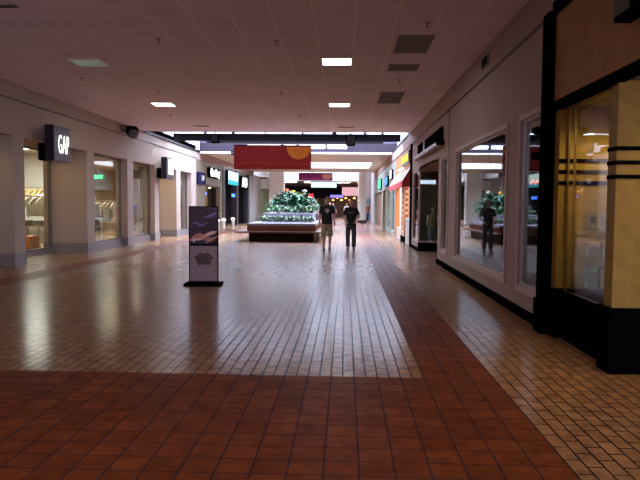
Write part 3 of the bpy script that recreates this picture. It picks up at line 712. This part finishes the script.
    for f_ in (fl, fr_):
        b_ = MB(); b_.cap(f_ + V((0, .03, -.02)), f_ + V((0, -.14, -.035)), .05, .042); b_.ball(f_ + V((0, -.05, -.04)), .05, (1, 2.2, .6)); o = b_.build('shoe', mat('dark_shoe', (.02, .017, .017), .5), t); bake(o, rc)
    b_ = MB(); b_.ball((0, .012, 1.685), .098, (.84, 1.04, .98), 16, 10); b_.ball((0, .05, 1.62), .075, (.95, .7, 1.2), 12, 8)
    if woman: b_.cap((-.04, .06, 1.6), (-.04, .07, 1.42), .06, .045); b_.cap((.04, .06, 1.6), (.04, .07, 1.42), .06, .045)
    o = b_.build('hair', hair, t); bake(o, rc)
    b_ = MB()
    for q in (-1, 1): b_.ball((q * .033, -.092, 1.655), .010, (1.2, .6, .8), 8, 6)
    b_.build('eye', blackm, t)
    MB().cap((-.02, -.098, 1.582), (.02, -.098, 1.582), .005, .005, 6).build('mouth', mat('lip', (.3, .09, .08), .5), t)
    return t
person((-.60, 20.75, 0), R(3), 'person in black T-shirt with pale chest print and khaki shorts walking beside the planter', 1.77, emblem=1)
person((.20, 21.1, 0), R(-4), 'person in black T-shirt and blue jeans walking with elbows out, right of the other walker', 1.70, bottom=(.05, .06, .11), shorts=False, step=.08, arms=1, hair=hair2, emblem=2)
far = [((-3.65, 35.5, 0), 'person with dark hair standing behind the left end of the planter', (.35, .2, .25), True), ((-1.05, 44, 0), 'person in blue top far behind the two walkers, left one', (.05, .12, .35), False),
       ((-.95, 50, 0), 'person in dark clothes far down the corridor between the two walkers', (.03, .03, .05), False), ((.12, 51, 0), 'person in white shirt far behind the walker in jeans', (.75, .75, .75), False),
       ((-2.2, 47, 0), 'person in grey top far behind the right end of the planter', (.25, .25, .28), False), ((1.95, 56.5, 0), 'person in brown top near the blue door at the far right', (.25, .1, .06), False)]
for p, lab, c, wm in far:
    person(p, R(rnd.uniform(-30, 30)), lab, 1.68, shirt=c, bottom=(.06, .07, .12), shorts=False, step=.1, vox=.022, woman=wm, group='distant shoppers')

# ------------------------------------------------------------------ left stores beyond the white bays
tan = mat('tan_facade', (.17, .13, .085), .5, var=.1); dk = mat('dark_store_frame', (.02, .017, .02), .35)
sl = MB(); sl.box(-8.2, XL, 32.4, 53, 3.85, ZC); sl.box(-16, -14.8, 36.2, 56, 0, 3.85)
struct('wall_left_far', sl, mauve)
s_ = MB(); s_.box(-7.95, XL, 32.4, 39.4, 2.55, 3.85); s_.box(-7.95, XL, 32.4, 34.6, 0, 2.55); s_.box(-7.95, XL, 38.6, 39.4, 0, 2.55); s_.box(-8.6, -8.5, 32.4, 39.4, 0, 3.8)
struct('wall_store_tan', s_, tan)
s_ = MB(); s_.box(-8.5, -7.96, 32.5, 39.3, 2.5, 2.6); s_.box(-8.49, -8.45, 34.7, 38.5, 0, 2.5); struct('wall_store_amber', s_, mat('amber_wood', (.42, .25, .06), .5, var=.2))
o = MB()
for y0, y1 in ((39.4, 40.1), (44.3, 45.0), (49.4, 50.2)): o.box(-8.0, XL + .05, y0, y1, 0, 3.85)
o.box(-8.0, XL, 39.4, 50.2, 3.55, 3.85); o.box(-8.6, -8.0, 40.1, 40.2, 0, 3.5); o.box(-9.4, -9.3, 39.4, 50.2, 0, 3.6); o.box(-9.4, -8.0, 50.1, 50.2, 0, 3.6); o.box(-9.4, -8.0, 39.4, 50.2, 3.55, 3.65); o.box(-9.4, -8.6, 39.4, 39.5, 0, 3.6)
struct('wall_store_black', o, dk)
def lightbox(name, lab, loc, L_, H, faces, cat='sign', m_=None, text=None, tm=None, d=.14, facing='x', side=1, group=None, sx=.9):
    """flat lit sign; facing 'x': on a side wall, 'y': facing the camera"""
    t = empty(name, lab, cat, loc, 0, group)
    if facing == 'x':
        MB().box(0, side * d, 0, L_, 0, H, .01).build('case', m_ or blackm, t)
        if faces: MB().box(side * d, side * (d + .01), .04, L_ - .04, .04, H - .04).build('face', faces, t)
        if text: text_part('lettering', text, H * .62, tm, t, (side * (d + .02), L_ / 2, H / 2), (R(90), 0, R(90 * side)), sx=sx)
    else:
        MB().box(-L_ / 2, L_ / 2, 0, d, 0, H, .01).build('case', m_ or blackm, t)
        if faces: MB().box(-L_ / 2 + .04, L_ / 2 - .04, -.01, 0, .04, H - .04).build('face', faces, t)
        if text: text_part('lettering', text, H * .62, tm, t, (0, -.02, H / 2), (R(90), 0, 0), sx=sx)
    return t
gw = glow('sign_white_dim', (1, .98, .92), 2.2)
lightbox('wall_sign', 'small navy square sign with white GAP letters on the tan shopfront', (XL, 32.5, 2.55), 1.6, .62, None, m_=mat('navy_case', (.01, .01, .05), .6, spec=.05), text='GAP', tm=glow('pale_letters', (.8, .8, .9), 1.0), sx=.8)
t = lightbox('wall_sign', 'white script sign on a black box above the tan shopfront', (XL, 35.0, 3.0), 3.2, .58, None)
f = MB()
for a, k in ((.3, 0), (1.55, 1)):
    f.tube([(.17, a + .12, .08), (.17, a, .3), (.17, a + .1, .5), (.17, a + .35, .42), (.17, a + .2, .12), (.17, a + .5, .1), (.17, a + .6, .32), (.17, a + .75, .1), (.17, a + .95, .12 - .1 * k), (.17, a + 1.1, .45)], .035, 6)
f.build('lettering', gw, t)
t = lightbox('wall_sign', 'large white and teal lit sign over the black shopfront', (XL + .06, 40.3, 2.75), 3.8, .95, glow('teal_white', (.75, .95, .95), 1.3))
f = MB(); f.box(.15, .16, .04, 3.7, .04, .32); f.build('lower_band', glow('teal_band', (.05, .55, .65), 1.0), t)
t = lightbox('wall_sign', 'white glyph sign on the last black shopfront at left', (XL + .06, 45.3, 2.6), 3.2, .95, None)
f = MB(); f.tube([(.16, .5, .2), (.16, .8, .8), (.16, 1.2, .75), (.16, .9, .2)], .07, 6); f.tube([(.16, 1.6, .3), (.16, 1.8, .8), (.16, 2.2, .8), (.16, 2.3, .3), (.16, 1.9, .2)], .07, 6); f.build('lettering', gw, t)
t = lightbox('neon_sign', 'small blue lit sign inside the black shopfront', (-7.6, 41.6, 1.95), 1.3, .28, glow('blue_neon', (.05, .15, 1), 4), d=.06)
MB().cyl((.03, .65, .28), (.03, .65, 1.62), .012, n=6).build('hanger', blackm, t)
lightbox('neon_sign', 'small blue lit sign inside the tan shopfront', (-8.35, 36.6, 2.0), .8, .24, glow('blue_neon', (.05, .15, 1), 4), d=.06)
for k, (y, d) in enumerate(((36.6, 'first of three'), (38.4, 'middle of three'), (41.6, 'farthest of three'))):
    t = empty('bollard_light', 'pale post with a lit cap before the left shops, ' + d, 'bollard', (-7.45, y, 0), 0, 'lit posts before the left shops')
    MB().cyl((0, 0, 0), (0, 0, .5), .10).build('post', white, t); MB().lathe([(.13, .5), (.14, .56), (.05, .62)], n=14).build('cap', glow('cap_white', (1, .95, .88), 2.5), t)
for y in (35.6, 37.6):
    t = empty('downlight', 'small warm downlight under the head of the tan shopfront, ' + ('nearer' if y < 36 else 'farther'), 'downlight', (-8.15, y, 2.5)); MB().lathe([(.09, 0), (.09, -.02), (.03, -.021)], n=14).build('ring', white, t)
    MB().cyl((0, 0, -.02), (0, 0, -.03), .07).build('bulb', glow('warm_bulb', (1, .75, .35), 40), t)

# ------------------------------------------------------------------ right shops beyond the glass front
struct('column_pole', MB().box(2.36, 2.5, 23.1, 23.35, 0, 3.75), blackm)
og = mat('orange_wall', (.50, .14, .02), .5, var=.15, vscale=2)
r_ = MB(); r_.box(XR, XR + .2, 23.35, 30.6, 2.35, 3.75); r_.box(XR, XR + .15, 30.0, 30.6, 0, 2.35); struct('wall_candy_shop', r_, og)
r_ = MB(); r_.box(XR + .02, XR + .2, 23.35, 25.6, 0, 1.0); r_.box(XR + .02, XR + .2, 27.2, 30.0, 0, .5); r_.box(XR + 2.6, XR + 2.8, 23.3, 31, 0, 3.2); r_.box(XR + .2, XR + 2.8, 30.6, 30.7, 0, 3.2); struct('wall_candy_inside', r_, mat('pale_counter', (.5, .45, .42), .5))
def checker():
    m = bpy.data.materials.new('orange_check'); m.use_nodes = True; nt = m.node_tree; N = nt.nodes; L = nt.links
    tc = N.new('ShaderNodeTexCoord'); mp = N.new('ShaderNodeMapping'); mp.inputs['Rotation'].default_value = (R(45), 0, 0); mp.inputs['Location'].default_value = (.05, .03, .02)
    c = N.new('ShaderNodeTexChecker'); c.inputs['Scale'].default_value = 6.5; c.inputs[1].default_value = (.60, .45, .25, 1); c.inputs[2].default_value = (.45, .08, .012, 1)
    L.new(tc.outputs['Object'], mp.inputs[0]); L.new(mp.outputs[0], c.inputs[0]); L.new(c.outputs[0], N['Principled BSDF'].inputs['Base Color']); N['Principled BSDF'].inputs['Roughness'].default_value = .4
    return m
struct('column_checkered', MB().box(XR - .02, XR + .3, 25.7, 27.2, .25, 2.35), checker())
struct('baseboard_candy', MB().box(XR - .04, XR + .32, 25.65, 27.25, 0, .25), black)
t = empty('awning', 'striped awning with a red valance over the candy shop', 'awning', (XR, 23.6, 0))
Lw = 7.0; segs = 8
for k in range(segs):
    a, b2 = Lw * k / segs, Lw * (k + 1) / segs
    f = MB(); vs = [f.bm.verts.new(v) for v in ((0, a, 2.95), (0, b2, 2.95), (-.32, b2, 2.42), (-.32, a, 2.42), (0, a, 2.91), (0, b2, 2.91), (-.32, b2, 2.38), (-.32, a, 2.38))]
    for q in ((0, 1, 2, 3), (7, 6, 5, 4), (3, 2, 6, 7), (0, 4, 5, 1), (0, 3, 7, 4), (1, 5, 6, 2)): f.bm.faces.new([vs[i] for i in q])
    f.build('stripe', mat('awning_gold', (.40, .20, .05), .7) if k % 2 else mat('awning_white', (.62, .58, .50), .7), t)
MB().box(-.33, -.30, 0, Lw, 2.20, 2.42).build('valance', mat('valance_red', (.70, .05, .06), .7), t)
f = MB(); f.prism([(0, 2.93), (-.32, 2.40), (-.32, 2.2), (0, 2.2)], Matrix.Translation((0, .0, 0)) @ Matrix.Rotation(R(90), 4, 'X'), .02); f.build('side_panel', mat('side_red', (.36, .03, .012), .7), t)
t = empty('candy_sign', 'green and yellow raised lettering sign on the orange wall', 'sign', (XR, 23.9, 3.12))
MB().box(-.05, 0, .1, 3.3, 0, .5, .02).build('backing', mat('sign_dark_green', (.02, .08, .03), .4), t)
f = MB()
for k in range(6): f.tube([(-.07, .3 + k * .48, .1), (-.07, .42 + k * .48, .40), (-.07, .55 + k * .48, .12)], .014, 6)
f.build('lettering', glow('lemon_letters', (.9, .75, .1), 1.1), t)
MB().tube([(-.1, 2.2, -.08), (-.1, 3.0, -.12), (-.1, 4.2, -.06)], .05, 6).build('white_stroke', glow('stroke_white', (1, 1, .95), 2), t)
# next shops
gg = mat('pale_green_grey', (.26, .28, .24), .5)
r_ = MB(); r_.box(XR, XR + .2, 30.7, 53, 2.45, 3.75); r_.box(XR, XR + .2, 30.7, 31.4, 0, 2.45); r_.box(XR, XR + .2, 33.8, 34.3, 0, 2.45); r_.box(XR, XR + .2, 36.8, 37.6, 0, 2.45); r_.box(XR, XR + .2, 41, 42, 0, 2.45); r_.box(XR, XR + .2, 52, 53, 0, 2.45)
struct('wall_right_far', r_, gg)
r_ = MB(); r_.box(XR + .16, XR + .2, 37.6, 52, 0, 2.45); struct('wall_brown_shop', r_, mat('brown_shopfront', (.22, .12, .06), .5, var=.3))
window(13, 31.4, 33.8, XR + .08, .2, 2.44, gg, gg); window(14, 34.3, 36.8, XR + .08, .2, 2.44, gg, gg)
r_ = MB(); r_.box(XR + 1.6, XR + 1.7, 30.7, 52, 0, 2.6); r_.box(XR + .2, XR + 1.7, 30.7, 52, 2.5, 2.55); r_.box(XR + .2, XR + 1.7, 51.9, 52, 0, 2.6); struct('wall_shop_mint', r_, mat('mint_wall', (.5, .55, .42), .6))
lightbox('lit_sign', 'blue round lit sign on the far right shops', (XR, 35.4, 2.65), 1.9, .5, glow('blue_sign', (.05, .25, 1), 2.2), d=.1, side=-1)
lightbox('lit_sign', 'green lit sign on the far right shops, left of the blue one', (XR, 42, 2.6), 2.6, .7, glow('green_sign', (.1, .8, .5), 1.5), d=.1, side=-1)
lightbox('lit_sign', 'white lit figure sign between the awning and the blue sign', (XR, 32.2, 2.85), 1.1, .5, glow('white_sign', (1, 1, 1), 1.4), d=.1, side=-1)

# ------------------------------------------------------------------ far hall beyond the corridor
fh = MB()
fh.box(XL - 5, XL, 56.5, 56.7, 0, 9.2); fh.box(XR + 1.4, 9, 60, 60.2, 2.2, 9.2); fh.box(XL - 5, 9, 53.0, 53.3, ZC + .25, 9.2)
fh.box(XL - 5.2, XL - 5, 53, 90, 0, 9.2); fh.box(9, 9.2, 53, 90, 0, 9.2); fh.box(XL - 5, 9, 88, 88.2, 4.3, 9.2)
struct('wall_hall', fh, mat('hall_white', (.66, .66, .68), .7))
fh = MB(); fh.box(XL - 5, 9, 74, 74.3, 4.3, 5.9); struct('wall_bulkhead', fh, mat('bulkhead_white', (.85, .83, .8), .6))
fh = MB(); fh.box(XL - 5, 9, 74.3, 90, 4.3, 4.5); struct('ceiling_hall', fh, mat('hall_soffit', (.35, .28, .24), .7))
r_ = MB(); r_.box(XR - .9, XR + 6, 60, 60.2, 0, 2.2); struct('door_1', r_, mat('blue_grey_door', (.16, .22, .30), .4, var=.2))
r_ = MB(); r_.box(XR - .9, XR + 1.4, 60, 60.2, 2.2, 5.2); r_.box(XR - .9, XR + 6, 59.95, 60, 2.15, 2.25); struct('wall_hall_right', r_, pinkish)
r_ = MB(); r_.box(XR, XR + .15, 53, 60, 0, 5.2); struct('wall_hall_side', r_, pinkish)
# white fascia box and window left
r_ = MB(); r_.box(XL - .2, -6.5, 54, 54.4, 2.85, 5.1); struct('wall_left_fascia', r_, mat('fascia_white', (.8, .76, .70), .6))
r_ = MB(); r_.box(XL, XL + .4, 50.2, 54, 0, 3.85); struct('wall_left_pillar', r_, mat('pillar_grey', (.45, .42, .42), .5))
r_ = MB(); r_.box(XL + .2, -6.5, 54.3, 54.4, 0, 2.85); struct('wall_left_green', r_, mat('green_glass_front', (.25, .28, .15), .2, var=.2))
lightbox('plaque_sign', 'small dark letters plaque on the white fascia box at left', (-7.05, 53.97, 3.7), .7, .12, None, facing='y', d=.03)
t = MB(); t.box(-6.5, -5.25, 53.6, 54.5, 0, 5.6); struct('column_left', t, mat('column_white', (.86, .84, .80), .5))
t = MB(); t.lathe([(.36, 0), (.36, 5.6)], (1.42, 54, 0), 32); struct('column_right', t, mat('column_cream', (.84, .80, .72), .5))
t = MB(); t.lathe([(.43, 0), (.43, .22), (.38, .26)], (1.42, 54, 0), 32); struct('baseboard_column', t, mat('column_base_brown', (.1, .04, .025), .4))
# far storefronts
fs = MB(); fs.box(XL - 5, 9, 84, 84.2, 0, 4.3); struct('wall_far', fs, mat('far_brown', (.10, .045, .025), .6, var=.3, vscale=1.2))
fs = MB(); fs.box(-9, -.4, 73.6, 74, 2.3, 3.7); struct('wall_far_black', fs, mat('far_black', (.002, .001, .001), .8, spec=0))
fs = MB(); fs.box(-.4, 3.6, 73.6, 74, 2.6, 3.6); struct('wall_far_pink', fs, mat('far_pink', (.45, .22, .20), .6))
lightbox('neon_sign', 'red neon sign with white lettering behind the planter shrubs', (-4.5, 73.44, 2.32), 1.6, .5, glow('red_neon', (1, .03, .03), 2.0), facing='y', text='ooo', tm=glow('neon_white', (1, .9, .9), 3))
lightbox('neon_sign', 'violet blue lit sign above the far shoppers', (-1.0, 73.44, 2.32), 1.6, .4, glow('violet_neon', (.25, .2, 1), 1.2), facing='y')
t = lightbox('hanging_lightbox', 'long teal and white lit sign hanging far down the corridor', (-1.9, 55.5, 3.0), 2.3, .55, glow('teal_white_far', (.6, .95, .95), 1.2), facing='y')
for q in (-1, 1): MB().cyl((q * 1.0, .07, .55), (q * 1.0, .07, 6.2), .012, n=6).build('rod', blackm, t)
for k in range(5):
    t = empty('strip_light', 'long lit strip under the far soffit', 'ceiling light', (-7 + 3.2 * k, 76, 4.298), 0, 'strip lights under the far soffit')
    MB().box(-1.2, 1.2, -.12, .12, -.08, 0).build('housing', white, t); MB().box(-1.15, 1.15, -.1, .1, -.1, -.08).build('tube', glow('strip_tube', (1, .95, .8), 12), t)
for k in range(7):
    t = empty('warm_lamp', 'small orange pendant lamp in the far shop', 'lamp', (-1.6 + .55 * k, 82, 2.1 + .25 * (k % 2)), 0, 'orange lamps in the far shop')
    MB().cyl((0, 0, .1), (0, 0, 4.3 - (2.1 + .25 * (k % 2))), .015, n=6).build('cord', blackm, t); MB().lathe([(.16, 0), (.12, .12), (.03, .18)], n=12).build('shade', glow('orange_glow', (1, .42, .08), 5), t)
struct('roof_hall_blocker', MB().box(XL - 5, 9, 53, 59, 9.2, 9.3).box(XL - 5, 9, 66, 90, 9.2, 9.3), white)  # unseen roof, its far part added to cut sky light in the hall

# ------------------------------------------------------------------ shop interiors on the left
def shop_light(x, y, lab, s, z=3.4, w_=.9, l_=.5, c=(1, .74, .34), e=90):
    t = empty('shop_light', lab, 'ceiling light', (x, y, z)); MB().box(-w_ / 2, w_ / 2, -l_ / 2, l_ / 2, -.03, 0).build('frame', white, t)
    MB().box(-w_ / 2 + .04, w_ / 2 - .04, -l_ / 2 + .04, l_ / 2 - .04, -.04, -.03).build('diffuser', glow('shop_diffuser', c, s), t)
    d = bpy.data.lights.new('shop_lamp', 'AREA'); d.shape = 'RECTANGLE'; d.size = w_; d.size_y = l_; d.energy = e; d.color = c
    l = bpy.data.objects.new('shop_lamp', d); col.objects.link(l); l.parent = t; l.location = (0, 0, -.08)
shop_light(-10.9, 21.6, 'lit panel light inside the clothing shop behind the first bay', 12, c=(1, .93, .8), e=140)
shop_light(-12.5, 17.0, 'lit panel light inside the clothing shop, nearest the camera', 8)
shop_light(-9.9, 26.3, 'lit panel light inside the clothing shop behind the second bay', 8, e=60)
shop_light(-10.6, 30.5, 'lit panel light deep inside the clothing shop', 8, e=70)
shop_light(-13.5, 31.0, 'lit panel light at the back left of the clothing shop', 8, e=70)
shirtm = [mat('cloth_tan', (.42, .27, .12), .8), mat('cloth_cream', (.55, .50, .40), .8), mat('cloth_grey', (.25, .25, .27), .8), mat('cloth_olive', (.12, .13, .07), .8)]
def shirt(m_):
    b_ = MB(); pts = [(-.22, .0), (.22, 0), (.24, .45), (.34, .36), (.40, .44), (.24, .62), (.08, .66), (0, .62), (-.08, .66), (-.24, .62), (-.40, .44), (-.34, .36), (-.24, .45)]
    b_.prism(pts, Matrix.Translation((0, .035, -.72)) @ Matrix.Rotation(R(90), 4, 'X'), .07); return b_
def rack(x, y, z, n, lab, kinds, what):
    t = empty('garment_rail', lab, 'clothes rail', (x, y, 0))
    MB().cyl((-.85, 0, z), (.85, 0, z), .015).build('rail', metal, t); 
    f1 = MB(); f1.cyl((-.85, 0, .0), (-.85, 0, z), .018); f1.build('leg', metal, t); f1 = MB(); f1.cyl((.85, 0, .0), (.85, 0, z), .018); f1.build('leg', metal, t)
    first = {}
    for k in range(n):
        j = kinds[k % len(kinds)]; xx = x - .7 + 1.4 * k / max(1, n - 1)
        if j not in first:
            o = empty('hanging_shirt', what, 'shirt', (xx, y, z), R(65), what); shirt(0).build('fabric', shirtm[j], o); MB().tube([(0, 0, -.06), (0, 0, -.01), (.02, 0, .02)], .006, 6).build('hanger', metal, o); first[j] = o
        else: dup(first[j], (xx, y, z), R(65 + rnd.uniform(-10, 10)))
rack(-11.2, 22.6, 2.05, 8, 'high garment rail at the back wall of the clothing shop', (0,), 'tan shirt on the high rail of the clothing shop')
rack(-10.0, 21.2, 1.75, 7, 'garment rail of pale clothes right of the tan shirts', (1,), 'pale hanging shirt on the nearer rail of the clothing shop')
rack(-10.4, 26.5, 1.6, 8, 'garment rail of grey clothes behind the second bay', (2, 1), 'grey or cream shirt on the rail behind the second bay')
def table(x, y, lab, cols, z=.78):
    t = empty('display_table', lab, 'table', (x, y, 0))
    MB().box(-.7, .7, -.4, .4, z - .04, z, .008).build('tabletop', mat('pale_wood', (.45, .33, .2), .4), t)
    for sx in (-1, 1):
        for sy in (-1, 1): MB().box(sx * .66 - .03, sx * .66 + .03, sy * .36 - .03, sy * .36 + .03, 0, z - .04).build('leg', metal, t)
    MB().box(-.66, .66, -.36, .36, .25, .28).build('lower_shelf', MATS['pale_wood'], t)
    for k in range(4):
        for j in range(3):
            o = MB().box(-.13, .13, -.15, .15, 0, .05, .02).build('folded_garment', shirtm[cols[(k) % len(cols)]])
            o.location = (x - .5 + .33 * k, y - .05, z + .052 * j + .002); tag(o, 'folded garment in a stack on the %s' % lab, 'garment', 'folded garments on the ' + lab)
table(-9.75, 19.4, 'display table nearest the first bay window', (2, 3, 2))
table(-10.9, 20.3, 'display table behind the nearest one', (3, 1))
table(-9.4, 24.2, 'display table behind the second bay window', (2, 1))
o = MB().box(-.35, .35, -.25, .25, 0, .5, .01).build('storage_box', mat('orange_box', (.65, .22, .04), .5)); o.location = (-9.55, 18.3, .012); tag(o, 'orange box standing on the shop floor in the first bay', 'box')
t = empty('exit_sign', 'green lit EXIT sign inside the clothing shop', 'sign', (-10.1, 25.5, 2.45)); MB().box(-.22, .22, 0, .06, 0, .22, .01).build('case', mat('exit_case', (.03, .15, .06), .4), t)
text_part('lettering', 'EXIT', .2, glow('exit_green', (.05, 1, .25), 6), t, (0, -.012, .11), (R(90), 0, 0), sx=.85)
MB().cyl((0, .03, .22), (0, .03, .95), .012, n=8).build('stem', metal, t)
def mannequin(x, y, rz, lab, c1, c2):
    t = empty('mannequin', lab, 'mannequin', (x, y, 0), rz)
    MB().lathe([(.2, 0), (.2, .02), (.02, .04), (.02, .1)], n=18).build('base', metal, t)
    b_ = MB(); b_.cap((0, 0, 1.5), (0, 0, 1.6), .05, .045); b_.ball((0, 0, 1.68), .085, (.85, 1, 1.25))
    for q in (-1, 1): b_.cap((q * .1, 0, .08), (q * .1, 0, .5), .04, .055); b_.cap((q * .26, 0, 1.05), (q * .22, .0, 1.4), .035, .045)
    b_.cap((0, 0, .9), (0, 0, 1.4), .12, .13)
    o = b_.build('body', mat('mannequin_white', (.6, .56, .5), .4), t)
    MB().lathe([(.20, .92), (.17, 1.1), (.18, 1.3), (.14, 1.48), (.06, 1.5)], n=18).build('top', mat('mq_top_%.2f' % c1[0], c1, .8), t)
    MB().lathe([(.22, .5), (.19, .8), (.16, .98)], n=18).build('skirt', mat('mq_skirt_%.2f' % c2[0], c2, .8), t)
mannequin(-8.55, 23.75, 0, 'mannequin in pink top in the third bay window', (.65, .04, .2), (.25, .2, .2))
mannequin(-9.25, 22.9, 0, 'mannequin in grey top at the left of the second bay', (.35, .35, .35), (.15, .15, .16))
mannequin(3.02, 21.9, 0, 'mannequin in patterned top behind the recessed entrance glass', (.30, .20, .13), (.18, .20, .24))
bpy.data.objects['mannequin.002'].scale = (.75, .75, .82)
t = empty('display_rail', 'low metal rail table in the second bay window', 'rail', (-8.85, 21.3, 0))
MB().tube([(-.5, 0, 0), (-.5, 0, 1.0), (.5, 0, 1.0), (.5, 0, 0)], .018).build('frame', metal, t); MB().box(-.5, .5, -.2, .2, .95, .98).build('shelf', white, t)
# warm shop light over the stone entrance and display
for x, y, lab, e in ((2.86, 6.75, 'small bright downlight in the display case ceiling', 50), (3.3, 5.1, 'warm downlight over the stone shop entrance', 50)):
    t = empty('downlight', lab, 'downlight', (x, y, 2.64)); MB().lathe([(.07, 0), (.07, -.012), (.05, -.014)], n=20).build('ring', white, t); MB().cyl((0, 0, -.012), (0, 0, -.018), .05).build('bulb', glow('downlight_bulb', (1, .85, .55), 12), t)
    d = bpy.data.lights.new('downlight_lamp', 'SPOT'); d.energy = e; d.color = (1, .78, .35); d.spot_size = R(150); d.spot_blend = .8; d.shadow_soft_size = .06
    l = bpy.data.objects.new('downlight_lamp', d); col.objects.link(l); l.parent = t; l.location = (0, 0, -.04)
# candy shop and far shop lamps
for x, y, z, e, c in ((XR + 1.3, 27, 3.0, 35, (1, .7, .4)), (XR + 1.0, 35, 2.4, 60, (.9, 1, .8)), (-8.25, 36.6, 2.4, 15, (1, .7, .3)), (-8.7, 43, 3.3, 20, (.6, .7, 1))):
    d = bpy.data.lights.new('shop_lamp', 'AREA'); d.size = .8; d.energy = e; d.color = c; l = bpy.data.objects.new('shop_lamp', d); col.objects.link(l); l.location = (x, y, z)

# red neon sign inside the right shop
t = empty('neon_sign', 'small red neon sign inside the nearest right shop window', 'sign', (3.32, 11.06, 1.84))
MB().box(-.16, .16, 0, .03, 0, .17, .005).build('backing', blackm, t)
MB().tube([(-.13, -.02, .04), (-.10, -.02, .13), (-.05, -.02, .05), (-.02, -.02, .12), (.03, -.02, .05), (.06, -.02, .12), (.13, -.02, .10)], .013, 6).build('tube', glow('red_tube', (1, .05, .02), 4), t)
MB().cyl((0, .015, .17), (0, .015, 1.06), .006, n=6).build('hanger', blackm, t)

# warm soffit lights added to tint the pier sides in the deep left bays
for x, y, d in ((-8.3, 17.7, 'first bay with the orange box'), (-8.3, 13.6, 'bay nearest the camera'), (-8.2, 27.9, 'deep bay under the white faced blade sign')):
    t = empty('downlight', 'small added warm downlight in the soffit of the ' + d, 'downlight', (x, y, 3.05))
    MB().lathe([(.09, 0), (.09, -.012), (.06, -.014)], n=20).build('ring', white, t); MB().cyl((0, 0, -.012), (0, 0, -.018), .06).build('bulb', glow('downlight_bulb', (1, .85, .55), 12), t)
    d = bpy.data.lights.new('downlight_lamp', 'SPOT'); d.energy = 14; d.color = (1, .72, .22); d.spot_size = R(160); d.spot_blend = .8; d.shadow_soft_size = .08
    l = bpy.data.objects.new('downlight_lamp', d); col.objects.link(l); l.parent = t; l.location = (0, 0, -.04)
